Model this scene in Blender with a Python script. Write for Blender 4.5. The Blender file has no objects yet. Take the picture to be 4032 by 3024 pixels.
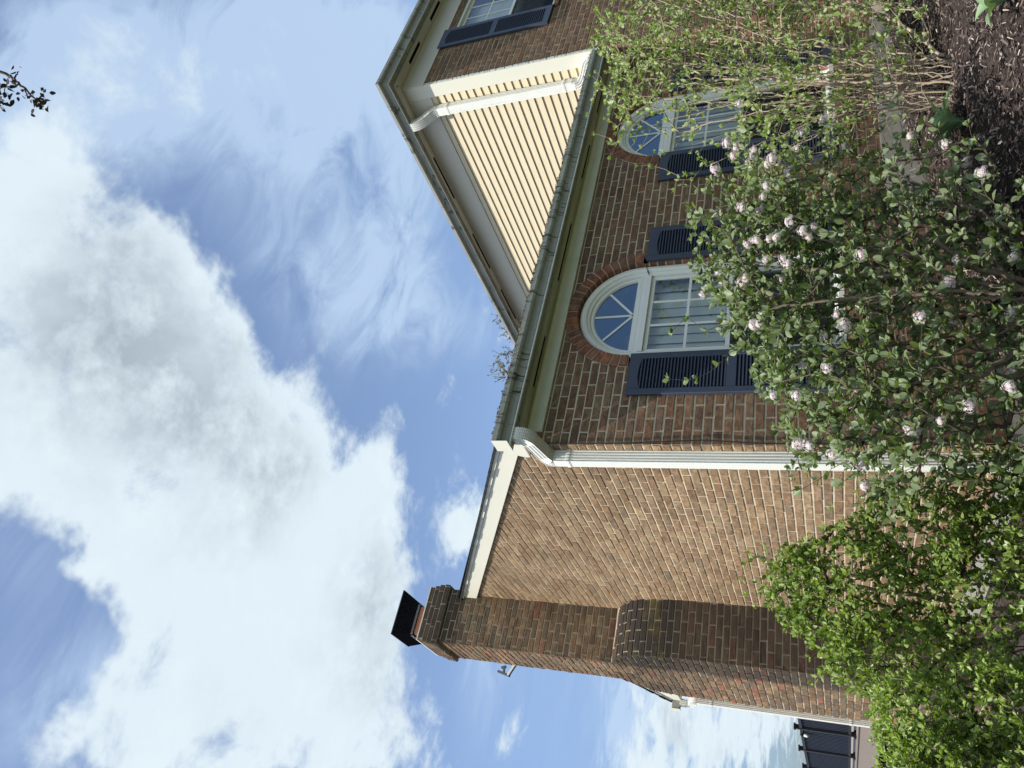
import bpy, math, random
import numpy as np
from mathutils import Vector, Matrix
R = math.radians
sc = bpy.context.scene
col = sc.collection
random.seed(7); rng = np.random.default_rng(7)

# ------------------------------------------------------------------ camera
cd = bpy.data.cameras.new('camera'); cam = bpy.data.objects.new('camera', cd); col.objects.link(cam)
RM = [[0.81356913, -0.2052228, -0.54404859], [-0.58076672, -0.33273906, -0.74296348], [-0.02855317, 0.92041747, -0.38989281]]
CAM = (-2.669, -4.411, 0.0)
m = Matrix.Identity(4)
for i in range(3):
    m[i][0] = -RM[i][1]; m[i][1] = RM[i][0]; m[i][2] = RM[i][2]; m[i][3] = CAM[i]
cam.matrix_world = m
cd.sensor_width = 36; cd.lens = 26.229; cd.clip_start = .05; cd.clip_end = 2000
sc.camera = cam
sc.view_settings.view_transform = 'Standard'; sc.view_settings.look = 'None'
sc.view_settings.exposure = 0.55; sc.view_settings.gamma = 1
sc.cycles.max_bounces = 6; sc.cycles.transparent_max_bounces = 12

# ------------------------------------------------------------------ sun
SUN = Vector((-1.0, -.285, 1.66)).normalized()       # towards the sun
el = math.asin(SUN.z); az = math.atan2(SUN.x, SUN.y)
sl = bpy.data.lights.new('sun', 'SUN'); sl.energy = 4.3; sl.angle = R(.55); sl.color = (1, .95, .86)
so = bpy.data.objects.new('sun', sl); col.objects.link(so)
so.rotation_euler = (-SUN).to_track_quat('-Z', 'Y').to_euler()

# ------------------------------------------------------------------ world
SKY_C=[[5.5177,7.7646,-5.5403,-6.2599,7.0208,1.0672,1.0],[0.812,7.4939,-3.7408,-8.931,2.139,3.8998,1.1],[3.5466,5.1378,-3.6846,-5.6377,4.1507,0.2274,1.5],[-1.2277,5.6738,-2.6677,-7.1178,-0.6636,3.9258,1.4],[-0.1704,4.7601,-3.3802,-6.6649,0.7705,2.4118,1.5],[4.8585,7.2016,-5.7209,-13.5864,7.748,-0.2145,1.0],[-1.9321,7.0154,-4.8148,-8.8982,0.2435,4.7988,0.9],[-2.095,4.0435,-3.1418,-6.471,-0.6901,3.6731,1.2],[2.7186,4.2159,-4.4083,-7.4294,3.2874,-0.4474,1.4],[0.1156,3.3468,-3.4648,-7.5095,0.631,1.1029,1.4],[8.5939,3.2207,-3.6865,-5.9295,8.5904,-6.4147,1.1],[5.3331,8.3886,-6.9172,-16.781,3.394,-2.3791,0.7],[1.5124,6.0286,-8.1155,-7.0951,1.7978,0.3702,0.9],[2.3151,4.0437,-6.0,-9.1005,2.2219,-1.2017,0.9],[1.9689,3.2907,-3.8439,-12.1461,2.4844,-1.7485,0.9],[4.6446,7.6946,-14.2636,-11.0905,5.6415,-0.4301,1.1],[0.6883,9.9105,-19.0989,-10.8359,1.8243,0.1373,0.62],[3.5966,6.7105,-13.0122,-23.3186,6.4181,-2.8692,0.25],[4.9088,7.8953,-12.2771,-8.7118,4.4291,-0.3348,0.35],[0.2271,0.7305,-3.0634,-4.3921,1.0213,-0.6304,1.0],[1.2364,3.0943,-9.6759,-10.8461,2.2616,-1.635,0.5],[0.1322,0.6457,-3.7642,-2.7498,0.79,-0.3419,0.8],[0.8895,2.2426,-7.6655,-9.5344,2.4936,-1.2559,0.45],[6.7552,10.1892,-7.4313,-13.4867,5.2082,-1.0531,-1.1],[7.6282,11.5694,-8.0648,-11.8182,3.6896,-1.2175,-0.8],[3.8243,22.1641,-16.8871,-22.9862,3.704,4.3019,-0.5],[12.4508,20.1907,-20.7922,-26.0604,5.9286,-3.5134,-0.5],[1.0323,12.9272,-7.257,-8.178,3.0831,4.3749,-0.5],[0.199,10.8079,-7.1295,-9.4289,3.2357,4.8859,-0.5],[1.061,2.0961,-4.7466,-4.0906,1.1279,-0.5071,-0.6],[2.7445,4.8317,-8.8562,-7.0667,2.5503,-0.6489,-0.6],[-1.7581,11.5106,-10.629,-6.4712,1.5997,3.0114,-0.5]]
SKY_V=[[3.4207,4.7158,-3.6625,-5.2473,7.8118,1.5545,0.8],[2.7809,2.3387,-3.5751,-4.6767,9.388,0.5553,0.7],[2.0514,2.7367,-4.0907,-3.5369,5.434,1.1471,0.95],[3.3243,16.1636,-13.373,-5.8722,4.7398,3.2699,0.35],[0.7713,5.7641,-5.7698,-3.2985,2.3619,1.6905,0.55],[2.5457,3.7119,-5.7473,-5.4052,4.7497,0.5009,0.5],[9.052,12.6277,-9.2196,-19.4898,24.8131,4.3284,0.3],[-0.0346,6.7743,-4.7596,-11.6845,4.2971,6.2889,0.25],[2.3023,3.4371,-6.4876,-8.8675,7.2862,0.6513,0.3],[1.8417,4.2064,-12.1683,-3.3769,0.8322,-0.4603,0.5],[6.6404,3.845,-3.3083,-7.9035,8.3419,-5.2638,0.45],[6.5628,9.8093,-6.9748,-14.3463,6.3297,-0.8512,0.3],[0.2492,0.6641,-2.4892,-3.4515,0.9551,-0.4368,0.4],[3.7327,6.7628,-12.9898,-4.5218,1.4821,-0.4704,0.3],[2.9754,4.1241,-4.8719,-7.2672,8.9098,1.5388,0.25]]
SKY_G=[[1.3314,5.4658,-3.5024,-6.6125,2.2191,1.8674,1.1],[-0.3617,7.716,-5.668,-8.123,1.2592,3.1734,0.8],[-2.9674,9.0491,-6.7186,-9.7421,-0.0981,4.9744,0.6],[4.8296,7.4231,-7.7761,-16.2588,7.9279,-0.7254,0.4],[1.7417,7.1462,-9.8164,-6.9674,1.7775,0.3697,0.8],[2.4547,4.2237,-6.0704,-13.268,3.501,-1.6556,0.45],[5.7432,9.0876,-8.7681,-19.4772,5.6992,-2.1753,0.35],[4.5487,7.4868,-8.4106,-24.4269,5.6883,-3.2651,0.4],[1.1766,3.0605,-10.6335,-8.151,2.0115,-1.1189,0.8],[-0.8047,14.0205,-6.0491,-24.456,1.3215,13.1971,0.25],[0.4887,1.7051,-7.4414,-11.7781,2.5717,-1.7548,0.5]]
w = bpy.data.worlds.new('World'); sc.world = w; w.use_nodes = True
nt = w.node_tree; nt.nodes.clear()
def N(t, **k):
    n = nt.nodes.new(t)
    for a, b in k.items(): setattr(n, a, b)
    return n
def MT(op, a, b=None, c=None, clamp=False):
    n = N('ShaderNodeMath', operation=op, use_clamp=clamp)
    for i, v in enumerate((a, b, c)):
        if v is None: continue
        if isinstance(v, (int, float)): n.inputs[i].default_value = v
        else: nt.links.new(v, n.inputs[i])
    return n.outputs[0]
def VM(op, a, b):
    n = N('ShaderNodeVectorMath', operation=op)
    for i, v in enumerate((a, b)):
        if isinstance(v, tuple): n.inputs[i].default_value = v
        else: nt.links.new(v, n.inputs[i])
    return n
sky = N('ShaderNodeTexSky', sky_type='NISHITA', sun_disc=False)
sky.sun_elevation = el; sky.sun_rotation = az; sky.air_density = 1.0; sky.dust_density = .6; sky.ozone_density = 1.6
geo = N('ShaderNodeNewGeometry')
dirv = VM('MULTIPLY', geo.outputs['Incoming'], (-1, -1, -1)).outputs[0]
sx = N('ShaderNodeSeparateXYZ'); nt.links.new(dirv, sx.inputs[0])
dz = MT('ADD', MT('MAXIMUM', sx.outputs[2], 0.0), .12)
cx = N('ShaderNodeCombineXYZ')
nt.links.new(MT('DIVIDE', sx.outputs[0], dz), cx.inputs[0]); nt.links.new(MT('DIVIDE', sx.outputs[1], dz), cx.inputs[1]); cx.inputs[2].default_value = 1
P = cx.outputs[0]
# warp the cloud layer's coordinates
nz = N('ShaderNodeTexNoise', noise_dimensions='3D'); nz.inputs['Scale'].default_value = 3.2; nz.inputs['Detail'].default_value = 5; nz.inputs['Roughness'].default_value = .62
nt.links.new(P, nz.inputs['Vector'])
wp = VM('MULTIPLY', VM('SUBTRACT', nz.outputs['Color'], (.5, .5, .5)).outputs[0], (.30, .30, 0)).outputs[0]
PW = VM('ADD', P, wp).outputs[0]
def field(blobs, vec):
    tot = None
    for a, b, c, d, e, f, wgt in blobs:
        q1 = VM('DOT_PRODUCT', vec, (a, b, c)).outputs['Value']; q2 = VM('DOT_PRODUCT', vec, (d, e, f)).outputs['Value']
        g = MT('MULTIPLY', MT('POWER', 2.718, MT('MULTIPLY', MT('MULTIPLY_ADD', q1, q1, MT('MULTIPLY', q2, q2)), -1.0)), wgt)
        tot = g if tot is None else MT('ADD', tot, g)
    return tot
def noise(scale, detail, rough, vec, w4=0, dist=0):
    n = N('ShaderNodeTexNoise', noise_dimensions='3D'); n.inputs['Scale'].default_value = scale; n.inputs['Detail'].default_value = detail
    n.inputs['Roughness'].default_value = rough; n.inputs['Distortion'].default_value = dist
    nt.links.new(VM('ADD', vec, (w4, w4 * .7, w4 * 1.3)).outputs[0], n.inputs['Vector'])
    return n.outputs['Fac']
def smooth(v, a, b, lo=0., hi=1.):
    n = N('ShaderNodeMapRange', interpolation_type='SMOOTHSTEP'); nt.links.new(v, n.inputs[0])
    for i, x in enumerate((a, b, lo, hi)): n.inputs[1 + i].default_value = x
    return n.outputs[0]
n1 = noise(5.5, 12, .64, P, 3.1, .25)
n2 = noise(3.2, 9, .62, P, 9.4, .5)
n3 = noise(12, 6, .65, P, 1.7)
SKY_C += [[1/.8, 0, .5/.8, 0, 1/.8, .9/.8, 1.3], [1, 0, 1.8, 0, 1, 1.2, 1.3], [1/.9, 0, -.1, 0, 1/.9, 2.9, 1.2], [1/1.2, 0, 2.1, 0, 1/1.2, -.4, 1.2], [1/.7, 0, -1.3, 0, 1/.4, 1.1, .7]]  # extra clouds added out of view, as fill light for the front wall
FC = MT('ADD', MT('MINIMUM', field(SKY_C, PW), 1.08), MT('MULTIPLY', MT('SUBTRACT', n1, .5), 2.9))
MC = smooth(FC, .20, 1.02)
# wisps: stretched noise
st = VM('MULTIPLY', P, (1.3, 2.6, 1)).outputs[0]
n4 = noise(3.6, 10, .62, st, 5.5, .9)
FV = MT('MULTIPLY', field(SKY_V, P), MT('MULTIPLY_ADD', n4, 3.6, -.75))
MV = smooth(FV, .0, .95, .06, .85)
SLOT = None
FG = MT('ADD', field(SKY_G, PW), MT('MULTIPLY', MT('SUBTRACT', n2, .5), 1.6))
GR = smooth(FG, .15, 1.45)
def mix(f, a, b, blend='MIX'):
    n = N('ShaderNodeMix', data_type='RGBA', blend_type=blend)
    for s, v in ((0, f), (6, a), (7, b)):
        if isinstance(v, tuple): n.inputs[s].default_value = (*v, 1)
        elif isinstance(v, (int, float)): n.inputs[s].default_value = v
        else: nt.links.new(v, n.inputs[s])
    return n.outputs[2]
skyc = mix(1.0, sky.outputs[0], (.140, .137, .138), 'MULTIPLY')
hz = smooth(sx.outputs[2], -.02, .42)
hc = N('ShaderNodeCombineXYZ')
for i, v in enumerate((.30, .36, .47)): nt.links.new(MT('MULTIPLY_ADD', hz, 1 - v, v), hc.inputs[i])
skyc = mix(1.0, skyc, hc.outputs[0], 'MULTIPLY')
CLW = (.52, .60, .65); CLG = (.27, .325, .375)
cloud = mix(GR, CLW, CLG)
cloud = mix(MT('MULTIPLY', MT('SUBTRACT', n3, .44), 3.0, clamp=True), cloud, (.55, .625, .67))
near = smooth(VM('DOT_PRODUCT', dirv, tuple(SUN)).outputs['Value'], .50, .95, 1.0, 1.7)      # clouds near the sun are brighter, boosted to fill-light the front wall
nc = N('ShaderNodeCombineXYZ')
for i in range(3): nt.links.new(near, nc.inputs[i])
cloud = mix(1.0, cloud, nc.outputs[0], 'MULTIPLY')
veil = mix(MV, skyc, (.37, .48, .63))
fin = mix(MC, veil, cloud)
bg = N('ShaderNodeBackground'); nt.links.new(fin, bg.inputs[0]); bg.inputs[1].default_value = 1.0
ow = N('ShaderNodeOutputWorld'); nt.links.new(bg.outputs[0], ow.inputs[0])
w.cycles.sampling_method = 'MANUAL'; w.cycles.sample_map_resolution = 1024
# ------------------------------------------------------------------ material helpers
class NT:
    def __init__(s, name):
        s.m = bpy.data.materials.new(name); s.m.use_nodes = True; s.t = s.m.node_tree; s.t.nodes.clear()
        s.out = s.t.nodes.new('ShaderNodeOutputMaterial')
    def n(s, t, **k):
        n = s.t.nodes.new(t)
        for a, b in k.items(): setattr(n, a, b)
        return n
    def link(s, a, b): s.t.links.new(a, b)
    def setin(s, sock, v):
        if isinstance(v, tuple): sock.default_value = (*v, 1) if len(sock.default_value) == 4 and len(v) == 3 else v
        elif isinstance(v, (int, float)): sock.default_value = v
        else: s.link(v, sock)
    def math(s, op, a, b=None, c=None, clamp=False):
        n = s.n('ShaderNodeMath', operation=op, use_clamp=clamp)
        for i, v in enumerate((a, b, c)):
            if v is not None: s.setin(n.inputs[i], v)
        return n.outputs[0]
    def noise(s, scale, detail=4, rough=.55, vec=None, dist=0, stretch=None):
        n = s.n('ShaderNodeTexNoise'); n.inputs['Scale'].default_value = scale; n.inputs['Detail'].default_value = detail
        n.inputs['Roughness'].default_value = rough; n.inputs['Distortion'].default_value = dist
        v = vec or s.obj()
        if stretch:
            k = s.n('ShaderNodeVectorMath', operation='MULTIPLY'); s.link(v, k.inputs[0]); k.inputs[1].default_value = stretch; v = k.outputs[0]
        s.link(v, n.inputs['Vector']); return n.outputs['Fac']
    def obj(s):
        if not hasattr(s, '_o'): s._o = s.n('ShaderNodeTexCoord').outputs['Object']
        return s._o
    def geo(s):
        if not hasattr(s, '_g'): s._g = s.n('ShaderNodeNewGeometry')
        return s._g
    def mix(s, f, a, b, blend='MIX'):
        n = s.n('ShaderNodeMix', data_type='RGBA', blend_type=blend)
        s.setin(n.inputs[0], f); s.setin(n.inputs[6], a); s.setin(n.inputs[7], b); return n.outputs[2]
    def ramp(s, f, stops, interp='LINEAR'):
        n = s.n('ShaderNodeValToRGB'); n.color_ramp.interpolation = interp; e = n.color_ramp.elements
        while len(e) < len(stops): e.new(.5)
        for x, (p, c) in zip(e, stops): x.position = p; x.color = (*c, 1) if isinstance(c, tuple) else (c, c, c, 1)
        s.link(f, n.inputs[0]); return n.outputs[0]
    def sm(s, v, a, b, lo=0., hi=1.):
        n = s.n('ShaderNodeMapRange', interpolation_type='SMOOTHSTEP'); s.setin(n.inputs[0], v)
        for i, x in enumerate((a, b, lo, hi)): n.inputs[1 + i].default_value = x
        return n.outputs[0]
    def bump(s, h, strength=.3, dist=.01, normal=None):
        b = s.n('ShaderNodeBump'); b.inputs['Strength'].default_value = strength; b.inputs['Distance'].default_value = dist
        s.link(h, b.inputs['Height'])
        if normal: s.link(normal, b.inputs['Normal'])
        return b.outputs[0]
    def bsdf(s, color, rough=.6, normal=None, spec=.4, **k):
        p = s.n('ShaderNodeBsdfPrincipled'); s.setin(p.inputs['Base Color'], color); s.setin(p.inputs['Roughness'], rough)
        p.inputs['Specular IOR Level'].default_value = spec
        if normal: s.link(normal, p.inputs['Normal'])
        for a, b in k.items(): s.setin(p.inputs[a], b)
        return p.outputs[0]
    def done(s, sh):
        s.link(sh, s.out.inputs[0]); return s.m

def simple(name, c, rough=.6, var=.12, scale=6, bump=0, spec=.4, metal=0, dirt=None, dscale=3.):
    t = NT(name); f = t.noise(scale, 5, .6)
    colr = t.mix(f, tuple(x * (1 - var) for x in c), tuple(min(1, x * (1 + var)) for x in c))
    if dirt: colr = t.mix(t.sm(t.noise(dscale, 6, .65), .48, .75, 0, .75), colr, dirt)
    nrm = t.bump(t.noise(scale * 8, 4, .6), bump, .004) if bump else None
    return t.done(t.bsdf(colr, rough, nrm, spec, Metallic=metal))

def brick_mat(name, pal, stain=None, gain=1.0):
    t = NT(name); r = t.geo().outputs['Random Per Island']
    base = t.ramp(r, [(i / len(pal), c) for i, c in enumerate(pal)], 'CONSTANT')
    r2 = t.math('FRACT', t.math('MULTIPLY', r, 917.3)); r3 = t.math('FRACT', t.math('MULTIPLY', r, 3571.9))
    pos = t.geo().outputs['Position']
    off = t.n('ShaderNodeCombineXYZ'); t.link(t.math('MULTIPLY', r2, 40.), off.inputs[0]); t.link(t.math('MULTIPLY', r3, 40.), off.inputs[1])
    v = t.n('ShaderNodeVectorMath', operation='ADD'); t.link(pos, v.inputs[0]); t.link(off.outputs[0], v.inputs[1])
    base = t.mix(.30, base, tuple(sum(c[i] for c in pal)/len(pal) for i in range(3)))
    patch = t.noise(13, 5, .6, v.outputs[0], .9, (1, 1, 2.0)); grit = t.noise(90, 5, .7, pos); grit2 = t.noise(26, 4, .65, v.outputs[0], 1.)
    c = t.mix(t.sm(patch, .44, .70), base, t.mix(1., base, (1.5, 1.5, 1.4), 'MULTIPLY'))
    c = t.mix(t.sm(patch, .5, .25), c, t.mix(1., base, (.64, .62, .62), 'MULTIPLY'))
    c = t.mix(1., c, t.ramp(grit2, [(.25, .72), (.5, 1.0), (.8, 1.22)]), 'MULTIPLY')
    c = t.mix(t.sm(grit, .55, .78, 0, .45), c, (.42 * gain, .33 * gain, .22 * gain)); c = t.mix(t.sm(grit, .42, .26, 0, .5), c, (.05, .035, .03))
    big = t.noise(.9, 4, .6, pos)
    c = t.mix(1., c, t.ramp(big, [(.3, .84), (.7, 1.14)]), 'MULTIPLY')
    if name == 'tan_brick':                            # rain stains and grey bloom on the side wall
        w1 = t.sm(t.noise(1.3, 6, .7, pos, .6, (1, .5, 1.6)), .54, .72, 0, .38); c = t.mix(w1, c, (.13, .105, .075))
        w2 = t.sm(t.noise(2.1, 6, .7, pos, .4), .60, .74, 0, .35); c = t.mix(w2, c, (.34, .29, .22))
    if stain: c = stain(t, c, pos)
    nrm = t.bump(t.math('ADD', t.math('MULTIPLY', grit, .7), grit2), .75, .0035)
    return t.done(t.bsdf(c, .92, nrm, .2))

def mortar_mat(name, c1, c2, stain=None):
    t = NT(name); pos = t.geo().outputs['Position']
    c = t.mix(t.noise(14, 5, .65, pos), c1, c2); c = t.mix(t.sm(t.noise(2.4, 4, .6, pos), .5, .75, 0, .5), c, tuple(x * .55 for x in c1))
    if stain: c = stain(t, c, pos)
    return t.done(t.bsdf(c, .95, t.bump(t.noise(70, 5, .7, pos), .7, .004), .15))

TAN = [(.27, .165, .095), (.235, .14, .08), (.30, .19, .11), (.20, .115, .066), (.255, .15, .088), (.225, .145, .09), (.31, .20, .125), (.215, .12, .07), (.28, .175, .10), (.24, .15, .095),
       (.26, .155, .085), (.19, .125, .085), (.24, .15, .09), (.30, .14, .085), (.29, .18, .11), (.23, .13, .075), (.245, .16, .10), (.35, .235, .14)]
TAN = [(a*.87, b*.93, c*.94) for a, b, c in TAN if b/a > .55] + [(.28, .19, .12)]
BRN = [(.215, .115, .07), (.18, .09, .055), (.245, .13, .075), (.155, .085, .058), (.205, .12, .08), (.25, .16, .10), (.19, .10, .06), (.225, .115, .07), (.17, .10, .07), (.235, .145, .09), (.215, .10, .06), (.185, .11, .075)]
RED = [(.22, .085, .05), (.18, .075, .048), (.26, .105, .06), (.20, .10, .065), (.13, .075, .06), (.235, .095, .05)]
def chim_soot_tone(t, c, pos):
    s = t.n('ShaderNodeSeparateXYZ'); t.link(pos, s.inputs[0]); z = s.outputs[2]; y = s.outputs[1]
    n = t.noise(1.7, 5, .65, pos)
    # soot and lichen on the shoulder; darker towards the front face and the top
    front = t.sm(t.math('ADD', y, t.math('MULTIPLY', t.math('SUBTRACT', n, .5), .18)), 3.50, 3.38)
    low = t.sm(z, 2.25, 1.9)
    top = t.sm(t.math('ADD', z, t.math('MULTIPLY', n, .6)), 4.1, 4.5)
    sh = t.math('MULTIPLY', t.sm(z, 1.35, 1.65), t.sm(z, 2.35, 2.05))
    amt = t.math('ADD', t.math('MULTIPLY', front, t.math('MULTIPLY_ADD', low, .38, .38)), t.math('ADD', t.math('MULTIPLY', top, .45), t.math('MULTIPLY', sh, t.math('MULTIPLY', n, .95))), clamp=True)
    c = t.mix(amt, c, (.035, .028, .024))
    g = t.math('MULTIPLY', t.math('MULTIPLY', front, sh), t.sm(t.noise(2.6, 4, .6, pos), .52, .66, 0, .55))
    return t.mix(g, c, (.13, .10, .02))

M = {}
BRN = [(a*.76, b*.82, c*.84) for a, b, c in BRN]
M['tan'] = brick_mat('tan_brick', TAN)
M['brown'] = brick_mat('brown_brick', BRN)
M['red'] = brick_mat('arch_brick', RED)
M['chim'] = brick_mat('weathered_chimney_brick', [(a*.88, b*1.04, c*1.06) for a, b, c in BRN] + [(.24, .15, .09), (.26, .10, .065)] + TAN[:5], chim_soot_tone)
M['mortar'] = mortar_mat('buff_mortar', (.50, .41, .29), (.66, .56, .41))
M['mortar_grey'] = mortar_mat('grey_mortar', (.44, .375, .28), (.58, .51, .39))
M['mortar_chim'] = mortar_mat('chimney_mortar', (.46, .39, .29), (.62, .54, .42), lambda t, c, pos: t.mix(.5, c, chim_soot_tone(t, c, pos)))
M['cream'] = simple('cream_trim_paint', (.62, .60, .51), .5, .04, 2.5, .05)
M['almond'] = simple('almond_trim_paint', (.56, .515, .45), .5, .05, 2.2, .04)
M['white'] = simple('white_window_vinyl', (.74, .74, .71), .35, .03, 3)
M['caulk'] = simple('white_casing', (.76, .76, .71), .5, .05, 4, .1)
M['navy'] = simple('navy_shutter_paint', (.036, .044, .072), .42, .15, 5, .15, .45)
M['black'] = simple('black_metal', (.012, .013, .016), .45, .2, 5)
M['dark'] = simple('dark_interior', (.02, .02, .022), .9, .2, 3)
M['hole'] = simple('vent_shadow', (.004, .004, .006), 1., .1, 3, spec=.0)
M['concrete'] = simple('concrete_footing', (.33, .31, .27), .9, .2, 3, .5, .2, dirt=(.16, .15, .11))
M['terra'] = simple('terracotta_flue', (.42, .17, .09), .8, .15, 5, .2, dirt=(.2, .09, .06))
M['shingle'] = simple('dark_shingle', (.035, .033, .032), .95, .4, 60, .6, .2)
M['metal'] = simple('bare_metal', (.13, .135, .14), .5, .1, 6, metal=.3)
M['deckboard'] = simple('mauve_deck_board', (.25, .205, .18), .7, .1, 4, .2)
M['blind'] = simple('pale_blind_fabric', (.90, .92, .89), .8, .03, 3)
M['cable'] = simple('black_cable', (.01, .01, .01), .5, .1, 3)

def spout_m():
    t = NT('white_downspout_metal'); pos = t.geo().outputs['Position']
    c = t.mix(t.noise(3, 5, .6, pos), (.62, .62, .58), (.70, .70, .66))
    d = t.noise(24, 6, .7, pos, .5, (1, 1, .12)); c = t.mix(t.sm(d, .56, .78, 0, .5), c, (.30, .31, .24))
    return t.done(t.bsdf(c, .38, t.bump(t.noise(30, 3, .5, pos), .15, .003), .5))
M['spout'] = spout_m()
def gutter_m(name, base, amt, green):
    t = NT(name); pos = t.geo().outputs['Position']; s = t.n('ShaderNodeSeparateXYZ'); t.link(pos, s.inputs[0])
    big = t.noise(1.6, 4, .6, pos); st = t.noise(20, 8, .75, pos, .5, (1, .3, .10)); fine = t.noise(45, 5, .7, pos)
    c = t.mix(t.noise(5, 4, .6, pos), tuple(x * .88 for x in base), base)
    c = t.mix(t.sm(t.math('MULTIPLY_ADD', big, .8, t.math('MULTIPLY', fine, .35)), .25, .62, 0, amt), c, green)
    c = t.mix(t.sm(st, .545, .60, 0, amt), c, (.035, .036, .03)); c = t.mix(t.sm(t.noise(60, 6, .75, pos, .4, (1, 1, .14)), .50, .72, 0, amt*.8), c, tuple(x*1.5 for x in green))
    return t.done(t.bsdf(c, .75, t.bump(fine, .2, .004), .25))
M['gutter_old'] = gutter_m('algae_streaked_gutter_metal', (.52, .52, .48), .95, (.25, .255, .225))
M['gutter'] = gutter_m('weathered_white_gutter_metal', (.46, .46, .43), .75, (.22, .22, .20))
def soffit_m():
    t = NT('greenish_soffit_vinyl'); pos = t.geo().outputs['Position']; s = t.n('ShaderNodeSeparateXYZ'); t.link(pos, s.inputs[0])
    g = t.math('MULTIPLY', t.sm(t.noise(2.0, 5, .6, pos, .3, (.35, 2, 2)), .25, .62), 1.)
    c = t.mix(t.math('MULTIPLY', g, .8), (.52, .50, .41), (.27, .275, .15))
    return t.done(t.bsdf(c, .6, None, .3))
M['lip'] = simple('pale_gutter_lip', (.62, .64, .60), .5, .2, 40, .1, dirt=(.25, .26, .22), dscale=30)
M['soffit_green'] = soffit_m()
M['frieze'] = simple('algae_tinged_frieze_paint', (.60, .59, .48), .55, .10, 3, .05, dirt=(.40, .42, .28))
def siding_m():
    t = NT('cream_vinyl_siding'); pos = t.geo().outputs['Position']
    g = t.noise(14, 6, .65, pos, 1.4, (1, .35, 5)); c = t.mix(t.sm(g, .3, .75), (.53, .45, .31), (.60, .52, .375))
    c = t.mix(t.sm(t.noise(1.1, 4, .6, pos), .5, .8, 0, .25), c, (.54, .47, .34))
    return t.done(t.bsdf(c, .55, t.bump(g, .35, .003), .35))
M['siding'] = siding_m()
def glass_m(name, tint, ior=1.75, extra=.08, refl=(.95, .97, 1)):
    t = NT(name); fr = t.n('ShaderNodeFresnel'); fr.inputs[0].default_value = ior
    wob = t.bump(t.noise(1.4, 2, .5), .06, .02)
    t.link(wob, fr.inputs['Normal'])
    gl = t.n('ShaderNodeBsdfGlossy'); gl.inputs['Roughness'].default_value = .0; gl.inputs['Color'].default_value = (*refl, 1); t.link(wob, gl.inputs['Normal'])
    tr = t.n('ShaderNodeBsdfTransparent'); tr.inputs[0].default_value = (*tint, 1)
    mx = t.n('ShaderNodeMixShader'); t.link(t.math('ADD', fr.outputs[0], extra, clamp=True), mx.inputs[0]); t.link(tr.outputs[0], mx.inputs[1]); t.link(gl.outputs[0], mx.inputs[2])
    return t.done(mx.outputs[0])
M['glass'] = glass_m('window_glass', (.95, .98, .96), 1.6, .05)
M['fanglass'] = glass_m('fanlight_glass', (.10, .16, .30), 1.8, .10, (.62, .80, 1.0))
def screen_m():
    t = NT('insect_screen'); d = t.n('ShaderNodeBsdfDiffuse'); d.inputs[0].default_value = (.02, .022, .024, 1); tr = t.n('ShaderNodeBsdfTransparent')
    mx = t.n('ShaderNodeMixShader'); mx.inputs[0].default_value = .72; t.link(tr.outputs[0], mx.inputs[1]); t.link(d.outputs[0], mx.inputs[2]); return t.done(mx.outputs[0])
M['screen'] = screen_m()
def leaf_m(name, a, b, under, trans=.35, rough=.45, dead=None):
    t = NT(name); g = t.geo(); r = g.outputs['Random Per Island']
    c = t.mix(r, a, b); c = t.mix(t.sm(t.math('FRACT', t.math('MULTIPLY', r, 77.7)), .8, 1.), c, tuple(x * 1.35 for x in b))
    c = t.mix(1., c, t.ramp(t.noise(60, 3, .6, g.outputs['Position']), [(.3, .85), (.7, 1.12)]), 'MULTIPLY')
    c = t.mix(g.outputs['Backfacing'], c, under)
    p = t.bsdf(c, rough, None, .35)
    tl = t.n('ShaderNodeBsdfTranslucent'); t.link(t.mix(1., c, (1.5, 1.6, .7), 'MULTIPLY'), tl.inputs[0])
    mx = t.n('ShaderNodeMixShader'); mx.inputs[0].default_value = trans; t.link(p, mx.inputs[1]); t.link(tl.outputs[0], mx.inputs[2]); return t.done(mx.outputs[0])
M['leaf_vib'] = leaf_m('viburnum_leaf', (.075, .12, .038), (.20, .255, .10), (.17, .215, .11), .30)
M['leaf_yel'] = leaf_m('spring_leaf', (.19, .27, .07), (.29, .37, .12), (.30, .37, .17), .38)
M['leaf_grn'] = leaf_m('glossy_green_leaf', (.075, .135, .018), (.25, .335, .055), (.20, .27, .07), .27, .38)
M['leaf_lime'] = leaf_m('lime_green_leaf', (.15, .23, .035), (.32, .41, .08), (.24, .32, .09), .30, .4)
M['leaf_tulip'] = leaf_m('tulip_leaf', (.20, .31, .17), (.25, .37, .20), (.2, .3, .16), .2, .5)
M['leaf_tree'] = leaf_m('tree_bud_leaf', (.10, .13, .05), (.17, .19, .08), (.15, .17, .09), .3)
def bark(name, a, b, sc=30):
    t = NT(name); pos = t.geo().outputs['Position']; n = t.noise(sc, 6, .65, pos); r = t.geo().outputs['Random Per Island']
    c = t.mix(n, a, b); c = t.mix(1., c, t.ramp(r, [(0, .6), (1, 1.35)]), 'MULTIPLY')
    return t.done(t.bsdf(c, .85, t.bump(n, .5, .004), .2))
M['bark'] = bark('grey_brown_bark', (.10, .075, .055), (.25, .20, .155))
M['bark_light'] = bark('pale_tan_bark', (.20, .155, .11), (.42, .34, .255))
M['bark_dark'] = bark('dark_twig_bark', (.05, .035, .03), (.14, .10, .08))
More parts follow.
